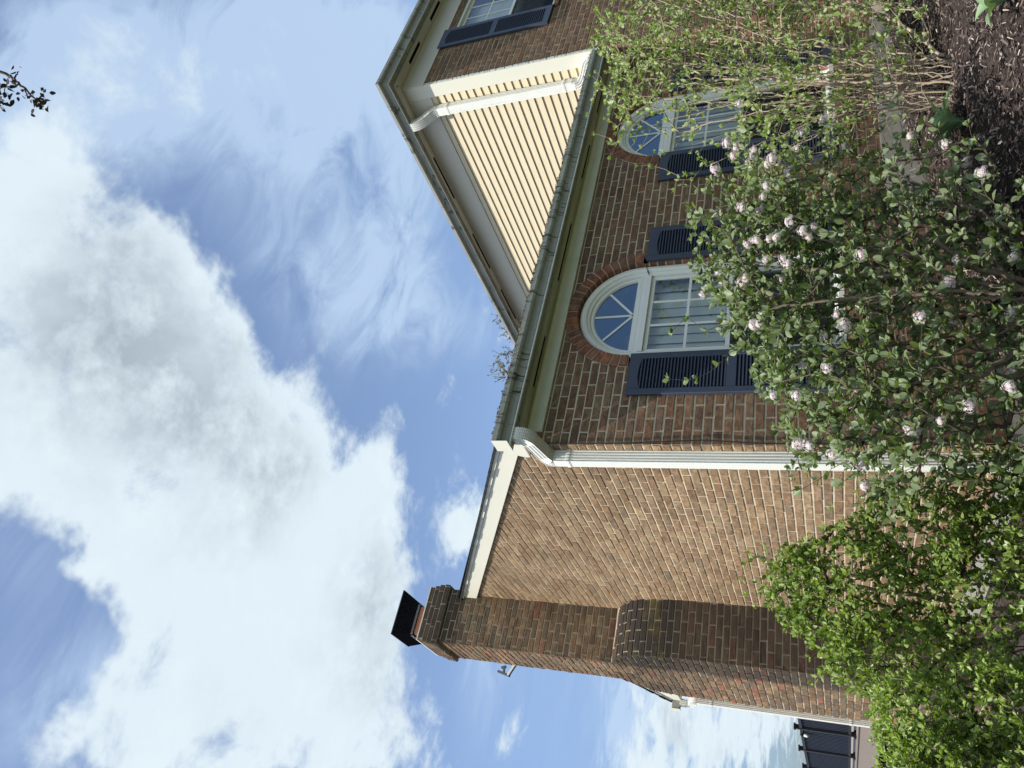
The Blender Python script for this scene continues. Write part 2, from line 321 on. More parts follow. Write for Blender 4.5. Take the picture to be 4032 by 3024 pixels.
def petal_m():
    t = NT('pale_pink_petal'); r = t.geo().outputs['Random Per Island']
    c = t.mix(t.sm(r, .55, .95), (.72, .66, .66), (.68, .45, .50)); p = t.bsdf(c, .6, None, .2)
    tl = t.n('ShaderNodeBsdfTranslucent'); t.link(c, tl.inputs[0]); mx = t.n('ShaderNodeMixShader'); mx.inputs[0].default_value = .25
    t.link(p, mx.inputs[1]); t.link(tl.outputs[0], mx.inputs[2]); return t.done(mx.outputs[0])
M['petal'] = petal_m()
M['core'] = simple('pink_flower_core', (.62, .50, .50), .8, .25, 60)
M['bud'] = simple('pink_bud', (.62, .16, .20), .6, .3, 40)
def soil_m():
    t = NT('mulch_soil'); pos = t.geo().outputs['Position']; n = t.noise(28, 8, .75, pos, 1.); s = t.n('ShaderNodeSeparateXYZ'); t.link(pos, s.inputs[0])
    mul = t.ramp(n, [(.25, (.012, .009, .009)), (.5, (.045, .033, .030)), (.7, (.11, .085, .075)), (.85, (.25, .20, .17))])
    gr = t.mix(t.noise(9, 6, .7, pos), (.045, .06, .03), (.09, .105, .05))
    d = t.math('ADD', t.math('MULTIPLY', s.outputs[0], .0), t.math('MULTIPLY_ADD', t.noise(1.2, 3, .5, pos), .5, t.math('MULTIPLY', s.outputs[1], -1.)))
    c = t.mix(t.sm(d, 2.7, 2.9), mul, gr)
    return t.done(t.bsdf(c, .95, t.bump(n, .9, .02), .15))
M['soil'] = soil_m()
def chip_m():
    t = NT('bark_mulch_chip'); r = t.geo().outputs['Random Per Island']
    c = t.ramp(r, [(0, (.022, .017, .017)), (.4, (.085, .064, .060)), (.72, (.15, .118, .105)), (.92, (.28, .225, .19)), (1., (.50, .43, .36))]); return t.done(t.bsdf(c, .9, None, .2))
M['chip'] = chip_m()
M['crumb'] = brick_mat('gutter_debris_crumb', [(.10, .09, .07), (.2, .19, .16), (.05, .045, .035), (.30, .28, .24), (.08, .09, .04)])
# ------------------------------------------------------------------ geometry helpers
class MB:
    def __init__(s): s.v = []; s.f = []; s.mi = []
    def add(s, vs, fs, mi=0):
        o = len(s.v); s.v += [tuple(p) for p in vs]; s.f += [tuple(i + o for i in f) for f in fs]; s.mi += [mi] * len(fs); return s
    def box(s, x0, x1, y0, y1, z0, z1, mi=0):
        return s.add([(x0,y0,z0),(x1,y0,z0),(x1,y1,z0),(x0,y1,z0),(x0,y0,z1),(x1,y0,z1),(x1,y1,z1),(x0,y1,z1)],
              [(0,3,2,1),(4,5,6,7),(0,1,5,4),(1,2,6,5),(2,3,7,6),(3,0,4,7)], mi)
    def prism(s, pts, a, b, axis, mi=0, cap=True):
        # closed 2-D outline extruded from a to b along axis (0: pts are (y,z); 1: (x,z); 2: (x,y))
        def P(p, t): return (t, p[0], p[1]) if axis == 0 else (p[0], t, p[1]) if axis == 1 else (p[0], p[1], t)
        n = len(pts); vs = [P(p, a) for p in pts] + [P(p, b) for p in pts]
        fs = [(i, (i+1) % n, n + (i+1) % n, n + i) for i in range(n)]
        if cap: fs += [tuple(range(n))[::-1], tuple(range(n, 2*n))]
        return s.add(vs, fs, mi)
    def sweep(s, path, prof, side, mi=0, cap=True, scale=None, closed=True):
        # prof: list of (a, b): a along 'side', b along normal = tangent x side
        path = [Vector(p) for p in path]; side = Vector(side).normalized(); n = len(prof); vs = []
        for i, p in enumerate(path):
            t = (path[min(i+1, len(path)-1)] - path[max(i-1, 0)]).normalized()
            nn = t.cross(side).normalized(); sd = nn.cross(t).normalized(); k = scale[i] if scale else 1.
            vs += [tuple(p + sd * a * k + nn * b * k) for a, b in prof]
        m_ = n if closed else n - 1
        fs = [(i*n + j, i*n + (j+1) % n, (i+1)*n + (j+1) % n, (i+1)*n + j) for i in range(len(path)-1) for j in range(m_)]
        if cap and closed: fs += [tuple(range(n))[::-1], tuple(range((len(path)-1)*n, len(path)*n))]
        return s.add(vs, fs, mi)
    def build(s, name, mats, parent=None, smooth=False):
        me = bpy.data.meshes.new(name); me.from_pydata(s.v, [], s.f)
        for m_ in (mats if isinstance(mats, (list, tuple)) else [mats]): me.materials.append(m_)
        if any(s.mi): me.polygons.foreach_set('material_index', s.mi)
        if smooth: me.polygons.foreach_set('use_smooth', [True] * len(s.f))
        me.update(); o = bpy.data.objects.new(name, me); col.objects.link(o)
        if parent: o.parent = parent
        return o
def recalc(o):
    import bmesh
    bm = bmesh.new(); bm.from_mesh(o.data); bmesh.ops.recalc_face_normals(bm, faces=bm.faces); bm.to_mesh(o.data); bm.free(); return o
def bevel(o, w=.003, seg=1):
    b = o.modifiers.new('bevel', 'BEVEL'); b.width = w; b.segments = seg; b.limit_method = 'ANGLE'; return o
def tag(o, label=None, cat=None, group=None, kind=None):
    for k, v in (('label', label), ('category', cat), ('group', group), ('kind', kind)):
        if v: o[k] = v
    return o
def empty(name, loc=(0, 0, 0)):
    o = bpy.data.objects.new(name, None); col.objects.link(o); o.location = loc; return o
def copy_tree(o, parent=None, off=None):
    c = o.copy(); col.objects.link(c)
    if parent: c.parent = parent
    if off: c.location = tuple(a + b for a, b in zip(o.location, off))
    for ch in list(o.children): copy_tree(ch, c)
    return c

# brickwork: every brick is a raised block on a mortar sheet
CH = .0677; PH = .0559; BL = .2135
def bricks(mb, mapf, v0, v1, spans, phase=0., d=.0055, mi=0, mo=1, jit=.0015, seed=0, course=CH, ph=PH, joint=.0135):
    rr = random.Random(seed)
    r0 = math.floor((v0 - ph) / course); r1 = math.ceil((v1 - ph) / course)
    for r in range(r0, r1):
        za, zb = max(v0, ph + r*course), min(v1, ph + (r+1)*course)
        if zb - za < .012: continue
        for (la, lb, ra, rb) in spans(za, zb):
            if ra - la < .01 and rb - lb < .01: continue
            q = [mapf(la, za, 0), mapf(ra, za, 0), mapf(rb, zb, 0), mapf(lb, zb, 0)]
            mb.add(q, [(0, 1, 2, 3)], mo)
            lo, hi = min(la, lb), max(ra, rb)
            o = phase + (BL/2 if r % 2 else 0) + rr.uniform(-.006, .006)
            k0 = math.floor((lo - o) / BL) - 1; u = o + k0*BL
            while u < hi:
                e = u + BL + rr.uniform(-.003, .003)
                j = joint/2 * rr.uniform(.75, 1.2); jz = joint/2 * rr.uniform(.8, 1.15)
                b0, b1 = za + jz, zb - joint/2*rr.uniform(.8, 1.15)
                def cl(z, uu):
                    t = (z - za)/(zb - za); L = la + (lb-la)*t; H = ra + (rb-ra)*t
                    return min(max(uu, L), H)
                A, B, C, D = cl(b0, u+j), cl(b0, e-j), cl(b1, e-j), cl(b1, u+j)
                u = e
                if B - A < .012 and C - D < .012: continue
                rr.random()
                dd = d * rr.uniform(.6, 1.35); J = lambda: rr.uniform(-jit, jit)
                cor = [(A+J(), b0+J()), (B+J(), b0+J()), (C+J(), b1+J()), (D+J(), b1+J())]
                # front ring slightly smaller than the back ring: worn arrises
                cu = sum(p[0] for p in cor)/4; cv = sum(p[1] for p in cor)/4
                def sh(p, k=.0022): return (p[0] + (k if p[0] < cu else -k), p[1] + (k if p[1] < cv else -k))
                vs = [mapf(p[0], p[1], -.002) for p in cor] + [mapf(p[0], p[1], dd*.7) for p in cor] + [mapf(*sh(p), dd + J()*.6) for p in cor]
                mb.add(vs, [(8,9,10,11),(4,5,9,8),(5,6,10,9),(6,7,11,10),(7,4,8,11),(0,1,5,4),(1,2,6,5),(2,3,7,6),(3,0,4,7)], mi)
    return mb
fixed = lambda a, b: (lambda z0, z1: [(a, a, b, b)])

# ------------------------------------------------------------------ the house
house = empty('brick_house', (0, 0, -1))
tag(house, 'brick house with cream siding upper storey, arched windows, navy shutters and brick side chimney', 'house')
class HP:                              # parts built in world coordinates, parented to the house
    pass
def part(mb, name, mats, parent=None, smooth=False, rc=True):
    o = mb.build(name, mats, parent or house, smooth)
    if parent is None or parent is house: o.location = (0, 0, 1)
    if rc: recalc(o)
    return o
SL = .512; XM = 4.72; YF = -.29; DEP = 6.86; YR = 3.43
W1C = 1.275; W2C = 3.635; SPR = 1.39; RI = .485; RO = .592
# front wall of the wing
def f_spans(z0, z1):
    holes = []
    for c in (W1C, W2C):
        def half(z):
            if z < -.13: return None
            if z <= SPR: return RI
            return math.sqrt(max(RO*RO - (z - SPR)**2, 0)) if z - SPR < RO else 0
        a, b = half(z0), half(z1)
        if a is None: a = 0 if b is None else b
        if b is None or (a == 0 and b == 0): continue
        holes.append((c - a, c - b, c + a, c + b))
    out = []; L = (-.007, -.007)
    for la, lb, ra, rb in holes: out.append((L[0], L[1], la, lb)); L = (ra, rb)
    out.append((L[0], L[1], XM, XM)); return out
def f_low(z0, z1): return [(-.007, -.007, 2.0, 2.0)]
mb = MB()
bricks(mb, lambda u, v, d: (u, -d, v), -.455, 2.06, f_spans, 0, seed=1)
bricks(mb, lambda u, v, d: (u, -d, v), -.97, -.455, f_low, 0, seed=2)
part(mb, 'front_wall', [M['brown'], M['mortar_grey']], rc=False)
# side wall
def s_spans(z0, z1):
    def lim(z):
        t = max(0, (z - 2.13)/SL); return (t - .007 if t == 0 else t), DEP - t
    a, b = lim(z0), lim(z1)
    if a[1] - a[0] < .1: return []
    return [(a[0], b[0], a[1], b[1])]
mb = MB(); bricks(mb, lambda u, v, d: (-d, u, v), -.97, 3.9, s_spans, BL*.5, seed=3)
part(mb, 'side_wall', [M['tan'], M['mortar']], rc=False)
mb = MB(); bricks(mb, lambda u, v, d: (-u, DEP + d, v), -.97, 2.1, fixed(-XM, 0), 0, seed=31); part(mb, 'rear_wall', [M['tan'], M['mortar']], rc=False)
# main block: front wall and its short return beside the wing
mb = MB()
UW = (5.85, 6.81)
def m_spans(z0, z1):
    zz = (z0+z1)/2
    if 2.84 < zz < 4.20 or .3 < zz < 1.72: return [(XM-.007, XM-.007, UW[0], UW[0]), (UW[1], UW[1], 9., 9.)]
    return [(XM-.007, XM-.007, 9., 9.)]
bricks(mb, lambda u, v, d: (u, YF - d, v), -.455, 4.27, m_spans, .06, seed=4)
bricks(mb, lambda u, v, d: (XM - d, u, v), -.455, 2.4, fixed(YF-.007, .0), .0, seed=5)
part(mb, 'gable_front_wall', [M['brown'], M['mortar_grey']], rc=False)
mb = MB(); mb.box(9.0, 9.02, YF, 8, -.455, 4.5); mb.box(XM+.02, 9.0, 7.98, 8, -1, 4.5); mb.box(XM+.012, XM+.03, YF+.02, 8, 2.0, 4.5)
part(mb, 'plain_wall', M['cream'])
# concrete footing below the brick
mb = MB(); mb.box(2.0, XM+.0, -.015, .2, -1.4, -.455); mb.box(.0, 2.0, .004, .2, -1.6, -.97); mb.box(.004, .2, .2, DEP, -1.8, -.97); mb.box(XM+.003, 9, YF-.015, 0, -1.4, -.455)
part(mb, 'footing', M['concrete'])
# arch rings and reveals
for c in (W1C, W2C):
    mb = MB(); n = 24; rr = random.Random(int(c*10))
    for i in range(n):
        g = .0055/.535; a0 = math.pi*i/n + g; a1 = math.pi*(i+1)/n - g
        pr = .017 + rr.uniform(-.002, .002)
        def pt(r, a, y): return (c + r*math.cos(a), y, SPR + r*math.sin(a))
        r1 = RO - rr.uniform(0, .004)
        mb.add([pt(RI, a0, .09), pt(r1, a0, .0), pt(r1, a1, .0), pt(RI, a1, .09), pt(RI, a0, -pr), pt(r1, a0, -pr), pt(r1, a1, -pr), pt(RI, a1, -pr)],
               [(4,5,6,7),(0,1,5,4),(1,2,6,5),(2,3,7,6),(3,0,4,7)], 0)
    m_ = 40; vs = []                                   # mortar behind the ring
    for i in range(m_+1):
        a = math.pi*i/m_; vs += [pt(RI+.004, a, .09), pt(RI+.004, a, -.010), pt(RO-.001, a, -.010), pt(RO-.001, a, .0)]
    mb.add(vs, [(4*i+k, 4*i+k+1, 4*i+k+5, 4*i+k+4) for i in range(m_) for k in range(3)], 1)
    bricks(mb, lambda u, v, d: (c + RI - d*.6, u, v), -.13, SPR-.008, fixed(.0, .09), .05, seed=6)
    bricks(mb, lambda u, v, d: (c - RI + d*.6, u, v), -.13, SPR-.008, fixed(.0, .09), .05, seed=7)
    part(mb, 'window_arch', [M['red'], M['mortar_grey']])
# brick sill course
for c in (W1C, W2C):
    mb = MB()
    for i in range(15):
        x = c - .5 + i*.0667; mb.box(x+.004, x+.0627, -.028 - random.uniform(0, .003), .09, -.235, -.135)
    mb.box(c-.5, c+.5, -.018, .09, -.23, -.14, 1); part(mb, 'brick_sill', [M['brown'], M['mortar_grey']])

# chimney --------------------------------------------------------------
CX0, CX1 = -.575, .045
pts = []                                               # front profile: arc length -> (y, z, ny, nz)
prof = [(3.01, -1.5), (3.01, 1.40), (3.018, 1.53), (3.035, 1.66), (3.062, 1.79), (3.10, 1.89), (3.16, 1.985), (3.24, 2.06), (3.33, 2.115), (3.425, 2.15), (3.43, 2.165), (3.43, 4.24)]
acc = [0.]
for a, b in zip(prof, prof[1:]): acc.append(acc[-1] + math.dist(a, b))
acc = [x - 1.5 for x in acc]
def cfront(v):
    v = max(acc[0], min(v, acc[-1]-1e-6))
    for i in range(len(acc)-1):
        if v <= acc[i+1]:
            t = (v - acc[i])/(acc[i+1]-acc[i]); a, b = prof[i], prof[i+1]
            ty, tz = (b[0]-a[0]), (b[1]-a[1]); L = math.hypot(ty, tz)
            return a[0]+ty*t, a[1]+tz*t, -tz/L, ty/L
def yfront(z):
    for a, b in zip(prof, prof[1:]):
        if a[1] <= z <= b[1]: return a[0] + (b[0]-a[0])*(z-a[1])/(b[1]-a[1])
    return prof[0][0] if z < 0 else 3.43
YC = 3.73
mb = MB()
def mf(u, v, d):
    y, z, ny, nz = cfront(v); return (u, y + ny*d, z + nz*d)
bricks(mb, mf, acc[0], acc[-1], fixed(CX0-.006, CX1), .1, seed=8, d=.008, jit=.0022)
def l_spans(z0, z1): return [(yfront(z0)-.006, yfront(z1)-.006, 2*YC - yfront(z0)+.0, 2*YC - yfront(z1)+.0)]
bricks(mb, lambda u, v, d: (CX0 - d, u, v), -1.5, 4.24, l_spans, .03, seed=9, d=.008, jit=.0022)
bricks(mb, lambda u, v, d: (u, 2*YC - yfront(v) + d, v), -1.5, 4.24, fixed(CX0, CX1), .1, seed=10)
bricks(mb, lambda u, v, d: (CX1 + d, u, v), 3.6, 4.24, fixed(3.43, 4.03), .1, seed=11)
for z0, z1, e in ((4.235, 4.302, .038), (4.302, 4.370, .030), (4.370, 4.437, .018), (4.437, 4.50, .004)):
    x0, x1, y0, y1 = CX0-e, CX1+e, 3.43-e, 4.03+e
    mb.box(x0+.004, x1-.004, y0+.004, y1-.004, z0, z1, 1)
    for fn, a, b in ((lambda u, v, d: (u, y0 - d, v), x0, x1), (lambda u, v, d: (x0 - d, u, v), y0, y1), (lambda u, v, d: (x1 + d, u, v), y0, y1), (lambda u, v, d: (u, y1 + d, v), x0, x1)):
        bricks(mb, fn, z0, z1, fixed(a, b), random.uniform(0, .1), seed=int(z0*100), d=.006, course=z1-z0, ph=z0)
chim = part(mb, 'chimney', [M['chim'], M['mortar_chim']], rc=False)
mb = MB(); mb.box(CX0-.012, CX1+.012, 3.418, 4.042, 4.498, 4.512); mb.add([(CX0, 3.43, 4.50), (CX1, 3.43, 4.50), (CX1, 4.03, 4.50), (CX0, 4.03, 4.50), (-.46, 3.56, 4.535), (-.14, 3.56, 4.535), (-.14, 3.9, 4.535), (-.46, 3.9, 4.535)],
                  [(0,1,5,4),(1,2,6,5),(2,3,7,6),(3,0,4,7),(4,5,6,7),(0,3,2,1)])
mb.build('mortar_crown', simple('pale_crown_mortar', (.62, .60, .55), .9, .1, 8, .4), chim)
mb = MB(); mb.box(-.49, -.15, 3.56, 3.87, 4.51, 4.66); bevel(mb.build('flue_tile', M['terra'], chim), .02, 3)
mb = MB()
def frus(mb, a, b, z0, z1, mi=0):
    (x0, x1, y0, y1), (p0, p1, q0, q1) = a, b
    mb.add([(x0,y0,z0),(x1,y0,z0),(x1,y1,z0),(x0,y1,z0),(p0,q0,z1),(p1,q0,z1),(p1,q1,z1),(p0,q1,z1)], [(0,3,2,1),(4,5,6,7),(0,1,5,4),(1,2,6,5),(2,3,7,6),(3,0,4,7)], mi)
cap_o = empty('chimney_cap', (0, 0, 0)); cap_o.parent = chim
frus(mb, (-.505, -.135, 3.545, 3.885), (-.54, -.004, 3.475, 3.945), 4.665, 4.884)
for i in range(16):                                    # wire mesh
    k = i/16; z = 4.67 + .21*k; x0, x1, y0 = -.507 - .033*k, -.133 + .127*k, 3.543 - .068*k
    mb.box(x0-.001, x1, y0-.003, y0, z, z+.0015, 1)
mb.build('wire_mesh', [M['hole'], M['black']], cap_o)
mb = MB(); frus(mb, (-.545, .0, 3.47, 3.95), (-.545, .0, 3.47, 3.95), 4.885, 4.90); frus(mb, (-.545, 0, 3.47, 3.95), (-.45, -.1, 3.56, 3.86), 4.90, 4.93)

mb.build('cap_lid', M['black'], cap_o)
mb = MB()
for a in ((-.515, -.125, 3.535, 3.547), (-.515, -.125, 3.883, 3.895), (-.515, -.503, 3.535, 3.895), (-.137, -.125, 3.535, 3.895)): mb.box(a[0], a[1], a[2], a[3], 4.652, 4.675)
mb.build('clamp_frame', M['metal'], cap_o)

# eaves ------------------------------------------------------------------
GP = [(-.165, 2.20), (-.165, 2.09), (-.245, 2.09), (-.252, 2.10), (-.256, 2.125), (-.268, 2.145), (-.292, 2.155), (-.303, 2.17), (-.305, 2.205), (-.299, 2.205), (-.297, 2.172), (-.262, 2.15), (-.248, 2.128), (-.240, 2.097), (-.171, 2.097), (-.171, 2.2)]
def mir(p): return [(DEP - a, b) for a, b in p]
def gutter_part(prof, x0, x1, mat, name='gutter'):
    mb = MB(); mb.prism(prof, x0, x1, 0, cap=False)
    outer = prof[:9]
    for x in (x0, x0+.003): mb.add([(x, a, b) for a, b in outer], [tuple(range(9))])
    mb.add([(x1, a, b) for a, b in outer], [tuple(range(9))])
    return part(mb, name, mat)
g1 = gutter_part(GP, -.15, XM-.02, M['gutter_old'])
gutter_part(mir(GP), -.15, XM-.02, M['gutter'])
mb = MB(); mb.prism([(-.302, 2.085), (-.302, 2.21), (-.16, 2.21), (-.16, 2.085), (-.24, 2.085)], -.1545, -.1505, 0)
bevel(part(mb, 'gutter_end_cap', M['cream']), .004); mb = MB()
mb.prism(mir([(-.302, 2.085), (-.302, 2.21), (-.16, 2.21), (-.16, 2.085), (-.24, 2.085)]), -.1545, -.1505, 0)
bevel(part(mb, 'gutter_end_cap', M['cream']), .004)
# pale lower lip of the gutter
mb = MB(); mb.box(-.148, XM-.02, -.258, -.238, 2.080, 2.0895); part(mb, 'gutter_lip', M['lip'])
mb = MB()
mb.box(-.03, XM-.01, -.166, -.145, 2.075, 2.20); part(mb, 'fascia', M['soffit_green'])
SLOTS = [(.45, .95), (1.55, 2.25), (2.85, 3.35), (3.85, 4.3)]
mb = MB()
mb.box(-.03, XM-.01, -.145, -.120, 2.0735, 2.085); mb.box(-.03, XM-.01, -.082, 0.0, 2.080, 2.095)
xs = [-.03] + [q for s_ in SLOTS for q in s_] + [XM-.01]
for a, b in zip(xs[::2], xs[1::2]): mb.box(a, b, -.120, -.082, 2.074, 2.09)
mb.box(-.03, XM-.01, -.1195, -.0825, 2.0785, 2.082, 1)
for i in range(3): mb.box(-.03, XM-.01, -.070+i*.022, -.062+i*.022, 2.0755-.002*i, 2.081)
part(mb, 'soffit', [M['soffit_green'], M['hole']])
mb = MB(); mb.prism([(-.002, 1.962), (-.030, 1.962), (-.030, 2.045), (-.045, 2.062), (-.045, 2.079), (-.002, 2.079)], .105, XM-.01, 0); bevel(part(mb, 'frieze_board', M['frieze']), .003)
mb = MB(); mb.box(-.03, XM-.01, DEP, DEP+.165, 2.07, 2.09); mb.box(-.03, XM, DEP+.145, DEP+.166, 2.075, 2.2); part(mb, 'rear_soffit', M['cream'])
# rake boards
mb = MB()
zt = lambda y: 2.335 + SL*(y - .0)         # roof deck underside line at y
def rake(y0, y1, sgn):
    f = (lambda y: y) if sgn > 0 else (lambda y: DEP - y)
    lo = lambda y: 2.118 + SL*y; hi = lambda y: 2.312 + SL*y
    p = [(f(y0), lo(y0)), (f(y1), lo(y1)), (f(y1), hi(y1)), (f(y0), hi(y0))]
    mb.prism(p, -.036, .0, 0)
    p = [(f(-.15), hi(-.15)-.035), (f(y1), hi(y1)-.035), (f(y1), hi(y1)), (f(-.15), hi(-.15))]; mb.prism(p, -.050, -.036, 0)
rake(.02, YR, 1); rake(.02, YR, -1)
mb.prism([(-.16, 2.075), (.125, 2.075), (.125, 2.12), (.10, 2.17), (.02, 2.32), (-.16, 2.23)], -.0375, -.0005, 0)
mb.prism(mir([(-.16, 2.075), (.125, 2.075), (.125, 2.12), (.10, 2.17), (.02, 2.32), (-.16, 2.23)]), -.0375, -.0005, 0)
bevel(part(mb, 'rake_board', M['cream']), .002)
# roof of the wing with its ragged shingle edge
mb = MB(); hi = lambda y: 2.314 + SL*y
for s_ in (1, -1):
    f = (lambda y: y) if s_ > 0 else (lambda y: DEP - y)
    y = -.20
    while y < YR + .02:
        y1 = min(y + .125, YR + .03); e = random.uniform(-.006, .010)
        mb.add([(-.068 - e, f(y), hi(y)), (XM, f(y), hi(y)), (XM, f(y1+.01), hi(y1+.01)), (-.068-e, f(y1+.01), hi(y1+.01)),
                (-.068 - e, f(y), hi(y)+.020), (XM, f(y), hi(y)+.020), (XM, f(y1+.01), hi(y1+.01)+.010), (-.068-e, f(y1+.01), hi(y1+.01)+.010)],
               [(0,3,2,1),(4,5,6,7),(0,1,5,4),(2,3,7,6),(3,0,4,7),(1,2,6,5)])
        y = y1
    mb.add([(-.06, f(-.225), 2.2065), (XM-.01, f(-.225), 2.2065), (XM-.01, f(-.19), hi(-.19)+.016), (-.06, f(-.19), hi(-.19)+.016), (-.06, f(-.225), 2.199), (XM-.01, f(-.225), 2.199)], [(0,1,2,3),(4,5,1,0)])
roof = part(mb, 'roof', M['shingle'])

# main block eaves: front and left side -----------------------------------
ZO = 2.45                                              # eave level difference to the wing
GQ = [(a, b + ZO) for a, b in GP]
def ring_sweep(prof, mat, name, n=None, cap=True, lip=None):
    # profile offsets (outward distance = -a) swept round the front-left corner with a mitre
    mb = MB(); vs = []; k = len(prof)
    for a, b in prof: vs.append((XM + a, 8.0, b))
    for a, b in prof: vs.append((XM + a, YF + a, b))
    for a, b in prof: vs.append((9.2, YF + a, b))
    mb.add(vs, [(s_*k + i, s_*k + (i+1) % k, (s_+1)*k + (i+1) % k, (s_+1)*k + i) for s_ in (0, 1) for i in range(k)])
    return part(mb, name, mat)
ring_sweep(GQ, M['gutter'], 'main_gutter')
bx = lambda a0, a1, b0, b1: [(a0, b0), (a1, b0), (a1, b1), (a0, b1)]
ring_sweep(bx(-.250, -.236, ZO+2.0835, ZO+2.0895), M['spout'], 'main_gutter_lip')
ring_sweep(bx(-.166, -.145, ZO+2.075, ZO+2.20), M['almond'], 'main_fascia')
mb = MB()
def soffit_strip(a0, a1, z0, z1, x0=None, x1=None, y0=None, y1=None, mi=0): pass
SS = [(.62, 1.30), (1.95, 2.65), (3.1, 3.8), (4.4, 5.1)]; SF = [(5.1, 5.55), (6.05, 6.5)]
def both(a0, a1, z0, z1, mi=0):                         # side run and front run as mitred pieces
    mb.add([(XM+a0, 8, z0), (XM+a1, 8, z0), (XM+a1, YF+a1, z0), (XM+a0, YF+a0, z0), (XM+a0, 8, z1), (XM+a1, 8, z1), (XM+a1, YF+a1, z1), (XM+a0, YF+a0, z1)], [(0,1,2,3),(7,6,5,4),(0,4,5,1),(1,5,6,2),(2,6,7,3),(3,7,4,0)], mi)
    mb.add([(9.2, YF+a0, z0), (9.2, YF+a1, z0), (XM+a1, YF+a1, z0), (XM+a0, YF+a0, z0), (9.2, YF+a0, z1), (9.2, YF+a1, z1), (XM+a1, YF+a1, z1), (XM+a0, YF+a0, z1)], [(0,3,2,1),(7,4,5,6),(0,1,5,4),(1,2,6,5),(2,3,7,6),(3,0,4,7)], mi)
both(-.145, -.125, ZO+2.0735, ZO+2.085); both(-.078, 0, ZO+2.080, ZO+2.095)
both(-.06, -.052, ZO+2.0755, ZO+2.081); both(-.04, -.032, ZO+2.0735, ZO+2.081)
ys = [YF-.11] + [q for s_ in SS for q in s_] + [8]
for a, b in zip(ys[::2], ys[1::2]): mb.box(XM-.125, XM-.078, a, b, ZO+2.074, ZO+2.09)
ys = [XM-.08] + [q for s_ in SF for q in s_] + [9.2]
for a, b in zip(ys[::2], ys[1::2]): mb.box(a, b, YF-.125, YF-.078, ZO+2.074, ZO+2.09)
both(-.1245, -.0785, ZO+2.0785, ZO+2.082, 1)
part(mb, 'main_soffit', [M['almond'], M['hole']])
fz = [(-.002, 4.255), (-.022, 4.255), (-.022, 4.50), (-.036, 4.515), (-.036, 4.528), (-.002, 4.528)]
ring_sweep(fz, M['almond'], 'main_frieze_board')
mb = MB(); mb.box(XM-.030, XM+.01, YF-.012, YF+.150, 2.15, 4.527); bevel(part(mb, 'corner_board', M['cream']), .003)
# siding: lapped courses
mb = MB(); z = 4.262; 
while z > 1.9:
    z0 = z - .096
    mb.add([(XM-.004, YF+.150, z), (XM-.004, 8, z), (XM-.0205, 8, z0), (XM-.0205, YF+.150, z0), (XM-.003, YF+.150, z0), (XM-.003, 8, z0)], [(0, 3, 2, 1), (3, 4, 5, 2)])
    z = z0
part(mb, 'siding', M['siding'])
mb = MB(); mb.box(XM-.022, XM, YF+.150, 8, 4.236, 4.256); part(mb, 'siding_channel', M['almond'])
mb = MB()
for k, y in ((1, .66), (2, .70), (1, 1.02), (3, 1.4), (5, .9), (8, 1.1), (11, .55), (14, .8), (6, 2.1), (3, 2.6)):
    z1 = 4.262 - .096*k; mb.add([(XM-.0060, y, z1), (XM-.0060, y+.0035, z1), (XM-.0222, y+.0035, z1-.094), (XM-.0222, y, z1-.094)], [(0, 3, 2, 1)])
part(mb, 'siding_joints', M['almond'])
mb = MB(); z = 2.2
while z < 4.25:
    h = random.uniform(.02, .07); w_ = random.uniform(.002, .007); mb.box(XM-.014, XM+.010+w_, YF-.0155, YF-.0075, z, z+h); z += h*random.uniform(.7, 1.3)
part(mb, 'caulk_bead', M['lip'])
# hipped main roof
mb = MB(); e = .27; zz = 4.655; mb.add([(XM-e, YF-e, zz), (9.3, YF-e, zz), (9.3, 8.2, zz), (XM-e, 8.2, zz), (6.9, 2.4, zz+1.5), (6.9, 5.6, zz+1.5)], [(0,1,4),(1,2,5,4),(2,3,5),(3,0,4,5)])
mb.add([(XM-e, YF-e, zz-.015), (9.3, YF-e, zz-.015), (9.3, 8.2, zz-.015), (XM-e, 8.2, zz-.015), (XM-e, YF-e, zz), (9.3, YF-e, zz), (9.3, 8.2, zz), (XM-e, 8.2, zz)], [(3,2,1,0),(0,1,5,4),(1,2,6,5),(2,3,7,6),(3,0,4,7)])
part(mb, 'main_roof', M['shingle'], rc=False)
mb = MB(); mb.box(.02, XM, .12, .14, -.9, -.5); mb.box(.02, XM, .02, DEP-.02, -.96, -.95); mb.box(XM, 9, YF+.02, 8, -.44, -.43); part(mb, 'floor_slab', M['dark'])

# downspouts --------------------------------------------------------------
def rib_prof(a, b, ribs=4, dep=.004):
    p = []
    def side(x0, y0, x1, y1, nx, ny, n):
        for i in range(n):
            for t, k in ((.0, 0), (.3, 0), (.45, 1), (.7, 1), (.85, 0)):
                u = (i + t)/n; p.append((x0 + (x1-x0)*u + nx*dep*k, y0 + (y1-y0)*u + ny*dep*k))
    side(-a, -b, a, -b, 0, 1, ribs); side(a, -b, a, b, -1, 0, ribs-1); side(a, b, -a, b, 0, -1, ribs); side(-a, b, -a, -b, 1, 0, ribs-1); return p
def curve(pts, n=8):
    # rounded polyline
    P_ = [Vector(p) for p in pts]; out = [P_[0]]
    for a, b, c in zip(P_, P_[1:], P_[2:]):
        d0 = (a-b); d1 = (c-b); r = min(d0.length, d1.length)*.48
        s_, e_ = b + d0.normalized()*r, b + d1.normalized()*r
        for i in range(n+1):
            t = i/n; out.append(s_*(1-t)**2 + b*2*t*(1-t) + e_*t*t)
    out.append(P_[-1]); return out
